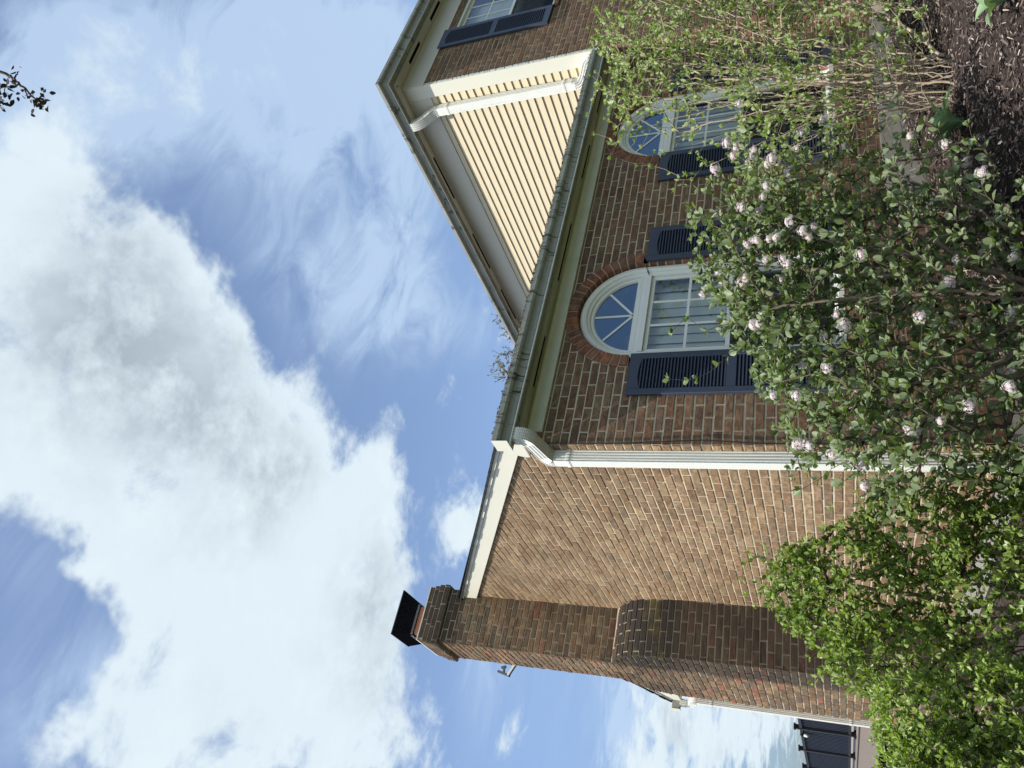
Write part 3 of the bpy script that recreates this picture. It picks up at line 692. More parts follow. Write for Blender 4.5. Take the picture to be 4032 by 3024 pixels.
def downspout(top, elbow, side, bottom, a=.046, b=.041, bands=()):
    e = empty('downspout', (0, 0, 1)); e.parent = house; pr = rib_prof(a, b)
    mb = MB(); path = curve(top, 12); sc_ = [1 + (.065 if i % 2 else -.03) for i in range(len(path))]; sc_[0] = sc_[-1] = 1.0
    mb.sweep(path, pr, side, scale=sc_); recalc(mb.build('elbow', M['spout'], e))
    mb = MB(); mb.sweep(elbow, pr, side); recalc(mb.build('pipe', M['spout'], e))
    for z in bands:
        mb = MB(); p = [q for q in elbow][0]; mb.sweep([(p[0], p[1], z-.016), (p[0], p[1], z-.008), (p[0], p[1], z+.008), (p[0], p[1], z+.016)], [(x*1.06, y*1.06) for x, y in rib_prof(a, b, 4, .003)], side, scale=[1, 1.03, 1.03, 1]); recalc(mb.build('strap', M['spout'], e))
    return e
downspout([(-.052, -.205, 2.10), (-.052, -.205, 2.02), (-.052, -.165, 1.985), (-.052, .06, 1.925), (-.052, .108, 1.90), (-.052, .108, 1.83)],
          [(-.052, .108, 1.85), (-.052, .108, -1.35)], (1, 0, 0), None, bands=(1.76, -.75))
my = lambda p: (p[0], DEP - p[1], p[2])
downspout([my(p) for p in [(-.052, -.205, 2.10), (-.052, -.205, 1.98), (-.052, -.165, 1.93), (-.052, .01, 1.88), (-.052, .055, 1.85), (-.052, .055, 1.78)]],
          [my((-.052, .055, 1.80)), my((-.052, .055, -1.35))], (1, 0, 0), None, bands=(1.62, -.15))
# upper one: drains the main gutter on to the siding, then to the wing's gutter
ud = downspout([(XM-.205, .07, 4.545), (XM-.205, .07, 4.47), (XM-.17, .065, 4.40), (XM-.085, .035, 4.27), (XM-.067, .02, 4.22), (XM-.067, .02, 4.12)],
          [(XM-.067, .02, 4.15), (XM-.067, .02, 2.50)], (0, 1, 0), None, a=.052, b=.040, bands=(4.06, 2.60))
mb = MB(); path = curve([(XM-.067, .02, 2.53), (XM-.067, .02, 2.42), (XM-.067, -.05, 2.36), (XM-.067, -.15, 2.31), (XM-.067, -.23, 2.27), (XM-.067, -.235, 2.19)], 12)
mb.sweep(path, rib_prof(.052, .040), (1, 0, 0), scale=[1 + (.065 if i % 2 else -.03) for i in range(len(path))]); recalc(mb.build('elbow', M['spout'], ud))
# ------------------------------------------------------------------ windows and shutters
def arch_path(c, r, y, z0, n=36):
    p = [(c - r, y, z0), (c - r, y, SPR)] + [(c - r*math.cos(math.pi*i/n), y, SPR + r*math.sin(math.pi*i/n)) for i in range(1, n)] + [(c + r, y, SPR), (c + r, y, z0)]
    return p
def arch_band(mb, c, prof, z0, n=40):
    # prof: list of (radius, y) closed; swept up the leg, over the arch and down
    rows = []
    st = [(-1, z0)] + [('a', math.pi*i/n) for i in range(n+1)] + [(1, z0)]
    for k, v in st:
        rows.append([(c + (r*k if k != 'a' else -r*math.cos(v)), y, v if k != 'a' else SPR + r*math.sin(v)) for r, y in prof])
    m_ = len(prof); vs = [q for row in rows for q in row]
    mb.add(vs, [(i*m_+j, i*m_+(j+1) % m_, (i+1)*m_+(j+1) % m_, (i+1)*m_+j) for i in range(len(rows)-1) for j in range(m_)])
def arched_window(c):
    w_ = empty('arched_window', (0, 0, 1)); w_.parent = house
    mb = MB()
    arch_band(mb, c, [(.484, .045), (.472, .028), (.445, .022), (.425, .032), (.418, .045), (.405, .052), (.398, .062), (.398, .10), (.484, .10)], -.10)
    o = recalc(mb.build('casing', M['caulk'], w_))
    mb = MB(); mb.prism([(c+.405, 1.345), (c+.486, 1.372), (c+.486, 1.376), (c+.405, 1.3485)], .018, .06, 1); mb.build('casing_joint', M['hole'], w_)
    mb = MB(); arch_band(mb, c, [(.398, .072), (.384, .068), (.372, .074), (.366, .09), (.366, .115), (.398, .115)], SPR+.02)
    mb.prism([(c-.398, 1.32), (c+.398, 1.32), (c+.398, 1.352), (c-.398, 1.352)], .050, .115, 1)
    mb.box(c-.398, c+.398, .060, .115, 1.356, 1.392); mb.box(c-.385, c+.385, .068, .115, 1.396, 1.432)
    mb.box(c-.385, c-.372, .075, .115, 1.43, 1.45); mb.box(c-.33, c-.30, .0655, .068, 1.408, 1.414); mb.box(c+.29, c+.32, .0655, .068, 1.408, 1.414)
    recalc(mb.build('transom_bar', M['white'], w_))
    mb = MB()
    for ang in (42, 90, 138):
        a = R(ang); L = (.375 - (0 if ang == 90 else 0)); dx, dz = math.cos(a), math.sin(a); L = L - .045*abs(dz) if ang == 90 else L - .03
        px, pz = -dz*.009, dx*.009; x1, z1 = c + dx*L, 1.438 + dz*L
        mb.prism([(c+px, 1.436+pz), (c-px, 1.436-pz), (x1-px, z1-pz), (x1+px, z1+pz)], .086, .0915, 1)
    mb.build('fan_muntin', M['white'], w_)
    mb = MB(); n = 24; mb.add([(c - .37*math.cos(math.pi*i/n), .092, max(1.43, SPR + .37*math.sin(math.pi*i/n))) for i in range(n+1)], [tuple(range(n+1))[::-1]]); mb.build('fan_pane', M['fanglass'], w_)
    # upper sash, lower sash
    for nm, z0, z1, y in (('upper_sash', .665, 1.32, .075), ('lower_sash', -.065, .70, .098)):
        mb = MB(); x0, x1 = c-.398, c+.398; f = .034
        for k, (a0, a1, b0, b1, dy) in enumerate(((x0, x0+f, z0, z1, 0), (x1-f, x1, z0, z1, 0), (x0+f, x1-f, z1-f, z1, .001), (x0+f, x1-f, z0, z0+f, .001))): mb.box(a0, a1, y+dy, y+.022, b0, b1)
        sa = bevel(mb.build(nm, M['white'], w_), .003)
        mb = MB(); mb.add([(x0+f, y+.010, z0+f), (x1-f, y+.010, z0+f), (x1-f, y+.010, z1-f), (x0+f, y+.010, z1-f)], [(0, 1, 2, 3)])
        mb.build(nm.split('_')[0] + '_pane', M['glass'], w_)
        mb = MB(); mw = .0105
        zs = [1.00] if z0 > .5 else [.30]
        for q in (-.1216, .1216): mb.box(c+q-mw, c+q+mw, y+.004, y+.009, z0+f, z1-f)
        for q in zs: mb.box(x0+f, x1-f, y+.0045, y+.0085, q-mw, q+mw)
        mb.build('muntin_grid', M['white'], w_)
    mb = MB(); mb.add([(c-.37, .082, -.04), (c+.37, .082, -.04), (c+.37, .082, .665), (c-.37, .082, .665)], [(0,1,2,3)]); mb.build('insect_screen', M['screen'], w_)
    mb = MB(); mb.box(c-.484, c+.484, -.012, .115, -.13, -.085); mb.box(c-.398, c+.398, .05, .115, -.085, -.062); bevel(mb.build('window_sill', M['white'], w_), .004)
    # vertical blind
    mb = MB(); rr = random.Random(3)
    for i in range(9):
        x = c - .40 + i*.092; t = rr.uniform(.15, .35)
        mb.add([(x, .20, 0), (x+.097, .20 + .04*t*2, 0), (x+.097, .20+.04*t*2, 1.34), (x, .20, 1.34)], [(0,1,2,3)])
    mb.build('blind', M['blind'], w_)
    mb = MB(); mb.box(c-.6, c+.6, .28, .30, -.3, 2.05); mb.build('room_behind', M['dark'], w_)
    return w_
for c in (W1C, W2C): arched_window(c)

def shutter(x0, x1, z0, z1, y, mid=None, name='shutter'):
    e = empty('shutter', (0, 0, 1)); e.parent = house; w_ = x1 - x0; st = .052; t = .030
    mid = mid or (z0 + z1)/2; pan = [(z0 + .075, mid - .036), (mid + .036, z1 - .078)]
    mb = MB()
    mb.box(x0, x0+st, y-t, y, z0, z1); mb.box(x1-st, x1, y-t, y, z0, z1)
    mb.box(x0+st, x1-st, y-t+.001, y, z0, pan[0][0]); mb.box(x0+st, x1-st, y-t+.001, y, pan[0][1], pan[1][0])
    # top rail with a bowed lower edge
    n = 14; a, b = x0+st, x1-st; p = [(a, z1), (a, pan[1][1]-.020)]
    for i in range(n+1):
        u = i/n; bow = .5 - .5*math.cos(2*math.pi*u); p.append((a + (b-a)*u, pan[1][1] - .020 + .020*bow**.5))
    p.append((b, z1)); mb.prism(p, y-t+.001, y, 1)
    bevel(mb.build('shutter_frame', M['navy'], e), .004)
    mb = MB()
    for q0, q1 in pan:
        n = max(3, round((q1-q0)/.0245)); dz = (q1-q0)/n
        for i in range(n):
            z = q0 + i*dz; mb.prism([(y-.0285, z+.001), (y-.0285, z+.008), (y-.024, z+.0105), (y-.008, z+.0235), (y-.005, z+.019), (y-.020, z)], x0+st+.001, x1-st-.001, 0)
    mb.box(x0+st, x1-st, y-.004, y-.001, pan[0][0], pan[1][1]+.0, 0)
    recalc(mb.build('louvre_slats', M['navy'], e))
    for q in (z0 + (z1-z0)*.2, z0+(z1-z0)*.80):
        for x in (x0+.026, x1-.026): mb = MB(); mb.box(x-.006, x+.006, y-t-.004, y-t+.001, q-.006, q+.006); bevel(mb.build('screw', M['navy'], e), .002)
    return e
shutter(.408, .787, -.12, 1.370, -.010)
shutter(1.765, 2.150, -.12, 1.360, -.010)
shutter(2.765, 3.146, -.12, 1.365, -.010)
shutter(4.125, 4.508, -.12, 1.365, -.010)
shutter(5.445, 5.835, 2.845, 4.285, YF-.010)
shutter(5.445, 5.835, .20, 1.760, YF-.010)

def plain_window(x0, x1, z0, z1):
    w_ = empty('window', (0, 0, 1)); w_.parent = house; y = YF
    mb = MB()
    for a in ((x0, x0+.05, z0, z1), (x1-.05, x1, z0, z1), (x0+.05, x1-.05, z1-.05, z1), (x0+.05, x1-.05, z0, z0+.05)): mb.box(a[0], a[1], y+.02, y+.11, a[2], a[3])
    bevel(mb.build('frame', M['caulk'], w_), .003)
    zm = z0 + (z1-z0)*.475
    mb = MB()
    for q0, q1, yy in ((zm-.02, z1-.05, .06), (z0+.05, zm+.02, .085)):
        for a in ((x0+.05, x0+.085, q0, q1), (x1-.085, x1-.05, q0, q1), (x0+.085, x1-.085, q1-.035, q1), (x0+.085, x1-.085, q0, q0+.035)): mb.box(a[0], a[1], y+yy, y+yy+.02, a[2], a[3])
    mb.build('sash', M['white'], w_)
    mb = MB(); mb.add([(x0+.08, y+.07, zm+.01), (x1-.08, y+.07, zm+.01), (x1-.08, y+.07, z1-.08), (x0+.08, y+.07, z1-.08)], [(0,1,2,3)])
    mb.add([(x0+.08, y+.095, z0+.08), (x1-.08, y+.095, z0+.08), (x1-.08, y+.095, zm-.01), (x0+.08, y+.095, zm-.01)], [(0,1,2,3)]); mb.build('pane', M['glass'], w_)
    mb = MB(); W_ = x1-x0-.17
    for k in (1/3, 2/3): mb.box(x0+.085+W_*k-.008, x0+.085+W_*k+.008, y+.063, y+.0685, zm, z1-.08)
    mb.box(x0+.085, x1-.085, y+.0635, y+.068, (zm+z1)/2-.03-.008, (zm+z1)/2-.03+.008); mb.build('muntin_grid', M['white'], w_)
    mb = MB(); mb.add([(x0+.08, y+.080, z0+.08), (x1-.08, y+.080, z0+.08), (x1-.08, y+.080, zm-.01), (x0+.08, y+.080, zm-.01)], [(0,1,2,3)]); mb.build('insect_screen', M['screen'], w_)
    mb = MB(); mb.box(x0+.02, x1-.02, y+.2, y+.21, z0+.3, z1); mb.build('blind', M['blind'], w_)
    mb = MB(); mb.box(x0-.2, x1+.2, y+.3, y+.31, z0-.2, z1+.05); mb.build('room_behind', M['dark'], w_)
    mb = MB(); mb.box(x0-.02, x1+.02, y-.03, y+.1, z0-.06, z0-.002); mb.build('window_sill', M['brown'], w_)
plain_window(UW[0], UW[1], 2.85, 4.20); plain_window(UW[0], UW[1], .30, 1.72)

# cable clipped beside the corner
mb = MB(); cir = [(.004*math.cos(a*math.pi/3), .004*math.sin(a*math.pi/3)) for a in range(6)]
mb.sweep([(-.012, -.02, 2.02), (.004, -.018, 1.9), (-.002, -.017, 1.6), (.010, -.017, 1.2), (.03, -.017, .8), (.005, -.017, .4), (-.002, -.017, -.9)], cir, (0, 1, .01)); part(mb, 'cable', M['cable'])

# debris caught on the wing's gutter edge
mb = MB(); rr = random.Random(5)
for i in range(2200):
    x = rr.uniform(-.1, XM-.05); 
    if rr.random() < .35 and x < 1: continue
    y = -.300 + rr.uniform(-.006, .02); z = 2.205 + abs(rr.gauss(0, .005)); s_ = rr.uniform(.004, .012)
    vs = [(x + rr.uniform(-s_, s_)*1.6, y + rr.uniform(-s_, s_), z + rr.uniform(-s_*.5, s_)) for _ in range(4)]
    mb.add(vs, [(0,1,2),(0,2,3),(0,3,1),(1,3,2)])
o = mb.build('gutter_debris', M['crumb']); tag(o, 'grey crumbs and lichen along the top edge of the lower gutter', 'debris', kind='stuff')

# ------------------------------------------------------------------ ground
def gz(x, y):
    def cl(v, a, b): return max(a, min(b, v))
    xx = cl(x, -4, 3.0); z = -1.12 + .165*xx + .016*cl(y, -6, 0)
    return z + .02*math.sin(x*2.1 + y*1.3) + .015*math.sin(x*5.3 - y*4.1)
mb = MB(); n = 110; ext = 260
def gcoord(i): t = (i/n - .5)*2; return math.copysign(abs(t)**3.2, t)*ext
for j in range(n+1):
    for i in range(n+1):
        x, y = gcoord(i), gcoord(j)-2; mb.v.append((x, y, gz(x, y)))
mb.f = [(j*(n+1)+i, j*(n+1)+i+1, (j+1)*(n+1)+i+1, (j+1)*(n+1)+i) for j in range(n) for i in range(n)]; mb.mi = [0]*len(mb.f)
g = mb.build('ground', M['soil'], smooth=True); tag(g, 'dark mulched garden bed with lawn beyond', 'ground', kind='structure')

def merge_np(name, V, F, mat, parent=None, smooth=False):
    me = bpy.data.meshes.new(name); V = np.asarray(V, np.float32); F = np.asarray(F, np.int32)
    me.vertices.add(len(V)); me.vertices.foreach_set('co', V.ravel()); k = F.shape[1]
    me.loops.add(F.size); me.loops.foreach_set('vertex_index', F.ravel()); me.polygons.add(len(F))
    me.polygons.foreach_set('loop_start', np.arange(0, F.size, k, dtype=np.int32)); me.polygons.foreach_set('loop_total', np.full(len(F), k, np.int32))
    me.materials.append(mat); me.update(calc_edges=True); me.validate()
    if smooth: me.polygons.foreach_set('use_smooth', [True]*len(F))
    o = bpy.data.objects.new(name, me); col.objects.link(o)
    if parent: o.parent = parent
    return o
def unit(a): return a/np.maximum(np.linalg.norm(a, axis=-1, keepdims=True), 1e-9)
def scatter(name, tv, tf, pos, dirs, nrm, size, mat, parent=None):
    # template (x side, y along, z normal) copied to every position
    side = unit(np.cross(dirs, nrm)); nn = unit(np.cross(side, dirs)); k = len(tv)
    tv = np.asarray(tv, float); V = pos[:, None, :] + size[:, None, None]*(tv[None, :, 0:1]*side[:, None] + tv[None, :, 1:2]*dirs[:, None] + tv[None, :, 2:3]*nn[:, None])
    F = (np.asarray(tf)[None] + (np.arange(len(pos))*k)[:, None, None]).reshape(-1, len(tf[0]))
    return merge_np(name, V.reshape(-1, 3), F, mat, parent)
# bark chips
n = 30000; x = rng.uniform(-.5, 4.6, n); y = rng.uniform(-3.2, 0, n); keep = (y < -.03) & (x - y < 6); x, y = x[keep], y[keep]
z = np.array([gz(a, b) for a, b in zip(x, y)]) + rng.uniform(0, .018, len(x))
d = unit(np.stack([rng.normal(size=len(x)), rng.normal(size=len(x)), rng.normal(size=len(x))*.45], 1)); nr = unit(np.stack([rng.normal(size=len(x))*.6, rng.normal(size=len(x))*.6, np.ones(len(x))], 1))
tv = [(-.11, -.5, 0), (.09, -.42, .02), (.13, .4, 0), (-.08, .5, .03), (0, 0, .09)]; tf = [(0,1,4),(1,2,4),(2,3,4),(3,0,4)]
o = scatter('mulch_chips', tv, tf, np.stack([x, y, z], 1), d, nr, rng.uniform(.015, .055, len(x))*rng.uniform(.5, 1.2, len(x)), M['chip']); tag(o, 'dark brown shredded bark mulch covering the bed', 'mulch', kind='stuff')
# fallen white florets
n = 70; x = rng.uniform(.5, 3.4, n); y = rng.uniform(-2.2, -.3, n); z = np.array([gz(a, b) for a, b in zip(x, y)]) + .03
star = [(0, 0, .1)] + [(math.cos(a)*r_, math.sin(a)*r_, 0) for i in range(5) for a, r_ in ((2*math.pi*i/5-.35, .75), (2*math.pi*i/5, 1.), (2*math.pi*i/5+.35, .75))]
sf = [(0, 1+3*i, 2+3*i, 3+3*i) for i in range(5)]
d = unit(np.stack([rng.normal(size=n), rng.normal(size=n), rng.normal(size=n)*.2], 1)); nr = unit(np.stack([rng.normal(size=n)*.4, rng.normal(size=n)*.4 - .3, np.ones(n)], 1))
o = scatter('fallen_florets', star, sf, np.stack([x, y, z], 1), d, nr, rng.uniform(.008, .014, n), M['petal']); tag(o, 'small white fallen florets scattered over the dark mulch', 'fallen flowers', kind='stuff')
# ------------------------------------------------------------------ plants
LEAF_O = [(0, 0, 0), (-.28, .28, .07), (-.34, .55, .08), (-.18, .85, .02), (0, 1, -.06), (.18, .85, .02), (.34, .55, .08), (.28, .28, .07), (0, .5, -.02)]
LEAF_F = [(0, 1, 8), (1, 2, 8), (2, 3, 8), (3, 4, 8), (4, 5, 8), (5, 6, 8), (6, 7, 8), (7, 0, 8)]
LEAF_S = [(0, 0, 0), (-.22, .35, .06), (-.14, .72, .03), (0, 1, -.05), (.14, .72, .03), (.22, .35, .06)]
LEAF_SF = [(0, 1, 2, 3), (0, 3, 4, 5)]
LEAF_T = [(0, 0, 0), (-.30, .32, .07), (-.24, .68, .04), (0, 1, -.05), (.24, .68, .04), (.30, .32, .07)]
class Shrub:
    def __init__(s, stems, step=.06, seed=1):
        s.r = np.random.default_rng(seed); s.pos = []; s.par = []; s.dir = []; s.tw = []; s.step = step
        for st in stems:                                # main stems: smooth curves from the root
            pts = [np.array(p, float) for p in st]; prev = -1; path = []
            L = sum(np.linalg.norm(b-a) for a, b in zip(pts, pts[1:])); n = max(3, int(L/step))
            for i in range(n+1):
                t = i/n; p = s.bez(pts, t) + s.r.normal(size=3)*.006*(i > 0)
                path.append(s.node(p, prev)); prev = path[-1]
            s.tw.append(path)
        s.nmain = len(stems)
    def bez(s, pts, t):
        q = list(pts)
        while len(q) > 1: q = [a*(1-t) + b*t for a, b in zip(q, q[1:])]
        return q[0]
    def node(s, p, par):
        s.pos.append(np.array(p)); s.par.append(par)
        d = p - s.pos[par] if par >= 0 else np.array([0, 0, 1.]); s.dir.append(d/max(np.linalg.norm(d), 1e-6)); return len(s.pos)-1
    def grow(s, targets, up=.25, jit=.01, low=1.5):
        base = s.pos[0]; order = np.argsort([np.linalg.norm(t-base) for t in targets])
        for k in order:
            t = np.array(targets[k]); P = np.array(s.pos); D = np.array(s.dir); v = t - P; L = np.linalg.norm(v, axis=1)
            cost = L*(1 + .6*(1 - (v*D).sum(1)/np.maximum(L, 1e-6))) + low*np.maximum(P[:, 2] - t[2] + .02, 0)
            j = int(np.argmin(cost)); Lj = L[j]
            if Lj < .03: continue
            a = P[j]; c1 = a + D[j]*Lj*.35; c2 = t - np.array([v[j][0], v[j][1], v[j][2] + up*Lj*2])*.3; n = max(2, int(Lj/s.step)); prev = j; path = [j]
            for i in range(1, n+1):
                u = i/n; p = a*(1-u)**3 + 3*c1*u*(1-u)**2 + 3*c2*u*u*(1-u) + t*u**3 + s.r.normal(size=3)*jit*min(1, Lj*3)
                path.append(s.node(p, prev)); prev = path[-1]
            s.tw.append(path)
    def radii(s, tip=.0012, k=.5, rmax=.03):
        n = len(s.pos); cnt = np.zeros(n); 
        for path in s.tw: cnt[path[-1]] += 1
        for i in range(n-1, -1, -1):
            if s.par[i] >= 0: cnt[s.par[i]] += cnt[i]
        return np.minimum(tip*np.maximum(cnt, .6)**k, rmax)
    def tubes(s, parent, mats, rad, nstem=None, name='twigs'):
        P = np.array(s.pos); rot = rng.uniform
        def mesh(paths, nm, mt):
            V = []; F = []; o = 0
            for path in paths:
                pts = P[path]; rr = rad[path].copy()
                if rr[0] > rr[1]*1.3: rr[0] = rr[1]*1.15
                k = 6 if rr.max() > .006 else 4 if rr.max() > .0025 else 3
                tg = unit(np.gradient(pts, axis=0)) if len(pts) > 1 else np.array([[0, 0, 1.]])
                ref = np.array([.3, .8, .1]); a = unit(np.cross(tg, ref)); b = np.cross(tg, a)
                for i in range(len(pts)):
                    for q in range(k):
                        th = 2*math.pi*q/k; V.append(pts[i] + rr[i]*(a[i]*math.cos(th) + b[i]*math.sin(th)))
                for i in range(len(pts)-1):
                    for q in range(k): F.append((o+i*k+q, o+i*k+(q+1) % k, o+(i+1)*k+(q+1) % k, o+(i+1)*k+q))
                o += len(pts)*k
            if F: merge_np(nm, V, F, mt, parent, True)
        ns = s.nmain if nstem is None else nstem
        for i in range(ns): mesh([s.tw[i]], 'stem', mats[0])
        mesh(s.tw[s.nmain:], name, mats[1])
    def leaves(s, parent, mat, size, pairs=3, span=1.0, tmpl=(LEAF_O, LEAF_F), up=.5, skip=0., name='foliage', main=False, tipn=2, droop=0., spread=1.0):
        pos = []; dr = []; nm = []; sz = []; r = s.r
        for path in (s.tw if main else s.tw[s.nmain:]):
            if r.random() < skip: continue
            pts = [s.pos[i] for i in path]; n = len(pts)
            k0 = max(1, int(n*(1-span)))
            for i in range(k0, n):
                last = i == n-1; d = pts[i] - pts[i-1]; d = d/max(np.linalg.norm(d), 1e-6)
                for q in range(tipn if last else (pairs if r.random() < .9 else 0)):
                    ph = r.uniform(0, 2*math.pi); sd = np.cross(d, [0, 0, 1.]); sd = sd/max(np.linalg.norm(sd), 1e-6); u2 = np.cross(sd, d)
                    o = sd*math.cos(ph) + u2*math.sin(ph)
                    base = pts[i]*(1-0) - d*s.step*r.uniform(0, 1)*(0 if last else 1)
                    for sg in (1, -1):
                        v = d*r.uniform(.3, .9) + o*sg*r.uniform(.5, 1.1)*spread + np.array([0, 0, up*.5 - droop]) + r.normal(size=3)*.12
                        v /= np.linalg.norm(v); nv = np.array([0, 0, 1.]) + d*.2 + r.normal(size=3)*.35 + np.array([-.25, -.1, 0]); pos.append(base + v*.006); dr.append(v); nm.append(nv); sz.append(size*r.uniform(.6, 1.2)*(1 if not last else .8))
        if not pos: return
        return scatter(name, *tmpl, np.array(pos), np.array(dr), np.array(nm), np.array(sz), mat, parent)
def in_poly(poly, x, z):
    c = False; n = len(poly)
    for i in range(n):
        (x0, z0), (x1, z1) = poly[i], poly[i-1]
        if (z0 > z) != (z1 > z) and x < (x1-x0)*(z-z0)/(z1-z0) + x0: c = not c
    return c
def fill(poly, n, yf, r, dens=None):
    xs = [p[0] for p in poly]; zs = [p[1] for p in poly]; out = []
    while len(out) < n:
        x, z = r.uniform(min(xs), max(xs)), r.uniform(min(zs), max(zs))
        if in_poly(poly, x, z) and (dens is None or r.random() < dens(x, z)): out.append((x, yf(x, z, r), z))
    return out

# flowering viburnum ------------------------------------------------------
VB = (-.02, -1.25, -1.16)
vib = empty('viburnum_bush', VB); tag(vib, 'viburnum bush with grey-green leaves and round pale pink flower clusters before the first arched window', 'bush')
def loc(pts): return [tuple(a - b for a, b in zip(p, VB)) for p in pts]
rv = np.random.default_rng(11)
VP = [(1.42, -.40), (1.48, -.08), (1.38, .16), (1.22, .34), (1.0, .52), (.78, .68), (.58, .73), (.32, .60), (.06, .47), (-.20, .36), (-.46, .29), (-.68, .18), (-.84, .0), (-.96, -.22), (-.84, -.45), (-.74, -.78), (.0, -1.0), (.55, -.98), (.92, -.76), (1.2, -.58)]
def vy(x, z, r): return -1.16 + r.normal()*.22 + (.10 if x > .9 else 0)
def vd(x, z): return 1.0 if z > .1 else (.9 if z > -.3 else .7) if x < .95 else .36
tg = fill(VP, 2300, vy, rv, vd)
tg += [(-.32, -1.2, .77), (-.31, -1.2, .62), (.02, -1.2, .78), (.10, -1.2, .70), (.05, -1.15, .60), (-.95, -1.2, .12), (-1.05, -1.2, -.1), (1.45, -1.0, .55), (1.3, -1.1, .74)]
stems = []
for i in range(13):
    a = rv.uniform(0, 6.28); x1 = (-.75, -.55, -.35, -.15, .0, .15, .35, .55, .75, .95, 1.2, 1.45, -.62)[i]; zt_ = (.0, .2, .3, .45, .6, .7, .72, .68, .6, .5, .2, -.1, -.45)[i]
    b = np.array(VB) + [math.cos(a)*.09, math.sin(a)*.09, -.05]; y1 = -1.2 + rv.normal()*.18
    t = np.array([x1, y1, zt_*.8]); m1 = b*.55 + t*.45 + np.array([-(x1)*.10, rv.normal()*.08, .02]) + rv.normal(size=3)*.06
    stems.append([b - VB, (b*.8 + t*.2 + rv.normal(size=3)*.05) - VB, m1 - VB, t - VB])
sv = Shrub(stems, .05, 21); sv.grow([np.array(p) - VB for p in tg], up=.25, jit=.008)
rad = sv.radii(.0014, .44, .016); sv.tubes(vib, (M['bark'], M['bark_dark']), rad)
sv.leaves(vib, M['leaf_vib'], .049, pairs=1, span=.9, tmpl=(LEAF_O, LEAF_F), tipn=3, skip=.0)
# flower clusters: three meshes, many copies
def cluster(seed):
    r = np.random.default_rng(seed); n = 40; pos = []; nr = []
    for i in range(n):
        ph = i*2.39996; z = 1 - 1.35*i/n; q = math.sqrt(max(0, 1-z*z)); p = np.array([q*math.cos(ph), q*math.sin(ph), z]) + r.normal(size=3)*.12; lob = 1 + .28*math.sin(3*ph*1. + seed) * (z < .8); pos.append(p*.030*r.uniform(.75, 1.2)*lob); nr.append(p)
    pos, nr = np.array(pos), np.array(nr); dr = unit(np.cross(nr, r.normal(size=(n, 3))))
    return pos, nr, dr, r
protos = []
for k in range(3):
    pos, nr, dr, r = cluster(40+k)
    e = scatter('flower_cluster', [(p[0], p[1], p[2]*1.5) for p in star], sf, pos, dr, nr, r.uniform(.0080, .0112, len(pos)), M['petal'])
    V_, F_ = [], []
    for a_ in range(5):
        for b_ in range(9): th = math.pi*(a_+.5)/5; V_.append((.0115*math.sin(th)*math.cos(b_*.698), .0115*math.sin(th)*math.sin(b_*.698), .0115*math.cos(th)))
    for a_ in range(4):
        for b_ in range(9): F_.append((a_*9+b_, a_*9+(b_+1) % 9, a_*9+9+(b_+1) % 9, a_*9+9+b_))
    core = merge_np('flower_core', V_, F_, M['core'], e, True)
    protos.append(e)
tips = [p[-1] for p in sv.tw[sv.nmain:]]; rv.shuffle(tips); tips = sorted(tips, key=lambda t: 0 if sv.pos[t][1] < -.02 else 1)
FL = [(.30, .30), (.36, .36), (.26, .22), (.33, .26), (.40, .30), (.45, .27), (.22, .34), (.16, .20), (.30, .16), (.24, .28), (1.2, .48), (1.24, .42), (1.16, .44), (1.06, .40), (.95, .38), (1.5, .0), (1.42, .16), (1.3, .30), (1.48, .22), (1.35, .12), (.75, .5), (.6, .42), (.98, .20), (.86, .12), (.42, .02), (.1, .05), (.5, -.6), (.9, -.55)]
used_ = set(); cnt = 0
P_ = np.array(sv.pos)
cands = tips
for i in range(100):
    if i < len(FL):
        q = np.array([FL[i][0]-VB[0], 0, FL[i][1]-VB[2]]); dd = [abs(P_[t][0]-q[0]) + abs(P_[t][2]-q[2]) + .45*(P_[t][1]+.3) + (9 if t in used_ else 0) for t in cands]; t = cands[int(np.argmin(dd))]
    else:
        t = cands[(i*9) % (len(cands)//2)]
        if t in used_: continue
    used_.add(t); o = protos[i % 3] if i < 3 else protos[i % 3].copy()
    if i >= 3:
        col.objects.link(o)
        cc = protos[i % 3].children[0].copy(); cc.parent = o; col.objects.link(cc)
    o.parent = vib; dvec = Vector(sv.dir[t]) + Vector((-.5, -.35, .5)); o.location = tuple(P_[t] + sv.dir[t]*.022 + np.array([-.02, -.035, .01]))
    o.rotation_euler = dvec.to_track_quat('Z', 'Y').to_euler(); k = rv.uniform(.6, 1.05); o.scale = (k, k, k*rv.uniform(.8, 1))

# tall shrub with sparse spring leaves at the right ------------------------
SB = (2.15, -1.0, -.86)
sh = empty('leggy_shrub', SB); tag(sh, 'leggy shrub with tangled tan stems and sparse yellow-green leaves before the farther arched window', 'shrub')
rs = np.random.default_rng(5); stems = []
SP = [(1.62, -.02), (1.42, .38), (1.50, .80), (1.68, 1.02), (1.85, 1.22), (2.05, 1.36), (2.4, 1.58), (2.72, 1.66), (3.2, 1.74), (3.7, 1.78), (4.2, 1.7), (4.4, 1.0), (4.1, .2), (3.4, -.45), (2.6, -.7), (2.1, -.5)]
for i in range(36):
    u = i/35; x1 = 1.5 + 2.75*u + rs.normal()*.08; z1 = (.45 + 1.15*min(1, u*1.6))*rs.uniform(.75, 1.05); y1 = -1.0 + rs.normal()*.25
    a = rs.uniform(0, 6.28); b = np.array(SB) + [math.cos(a)*.16, math.sin(a)*.12, -.04]
    t = np.array([x1, y1, z1]); m1 = b + (t-b)*.45 + np.array([-(x1-2.15)*.12, rs.normal()*.06, .12]) + rs.normal(size=3)*.07
    stems.append([b - SB, b + np.array([(x1-2.15)*.06, 0, .35]) - SB, m1 - SB, t - SB])
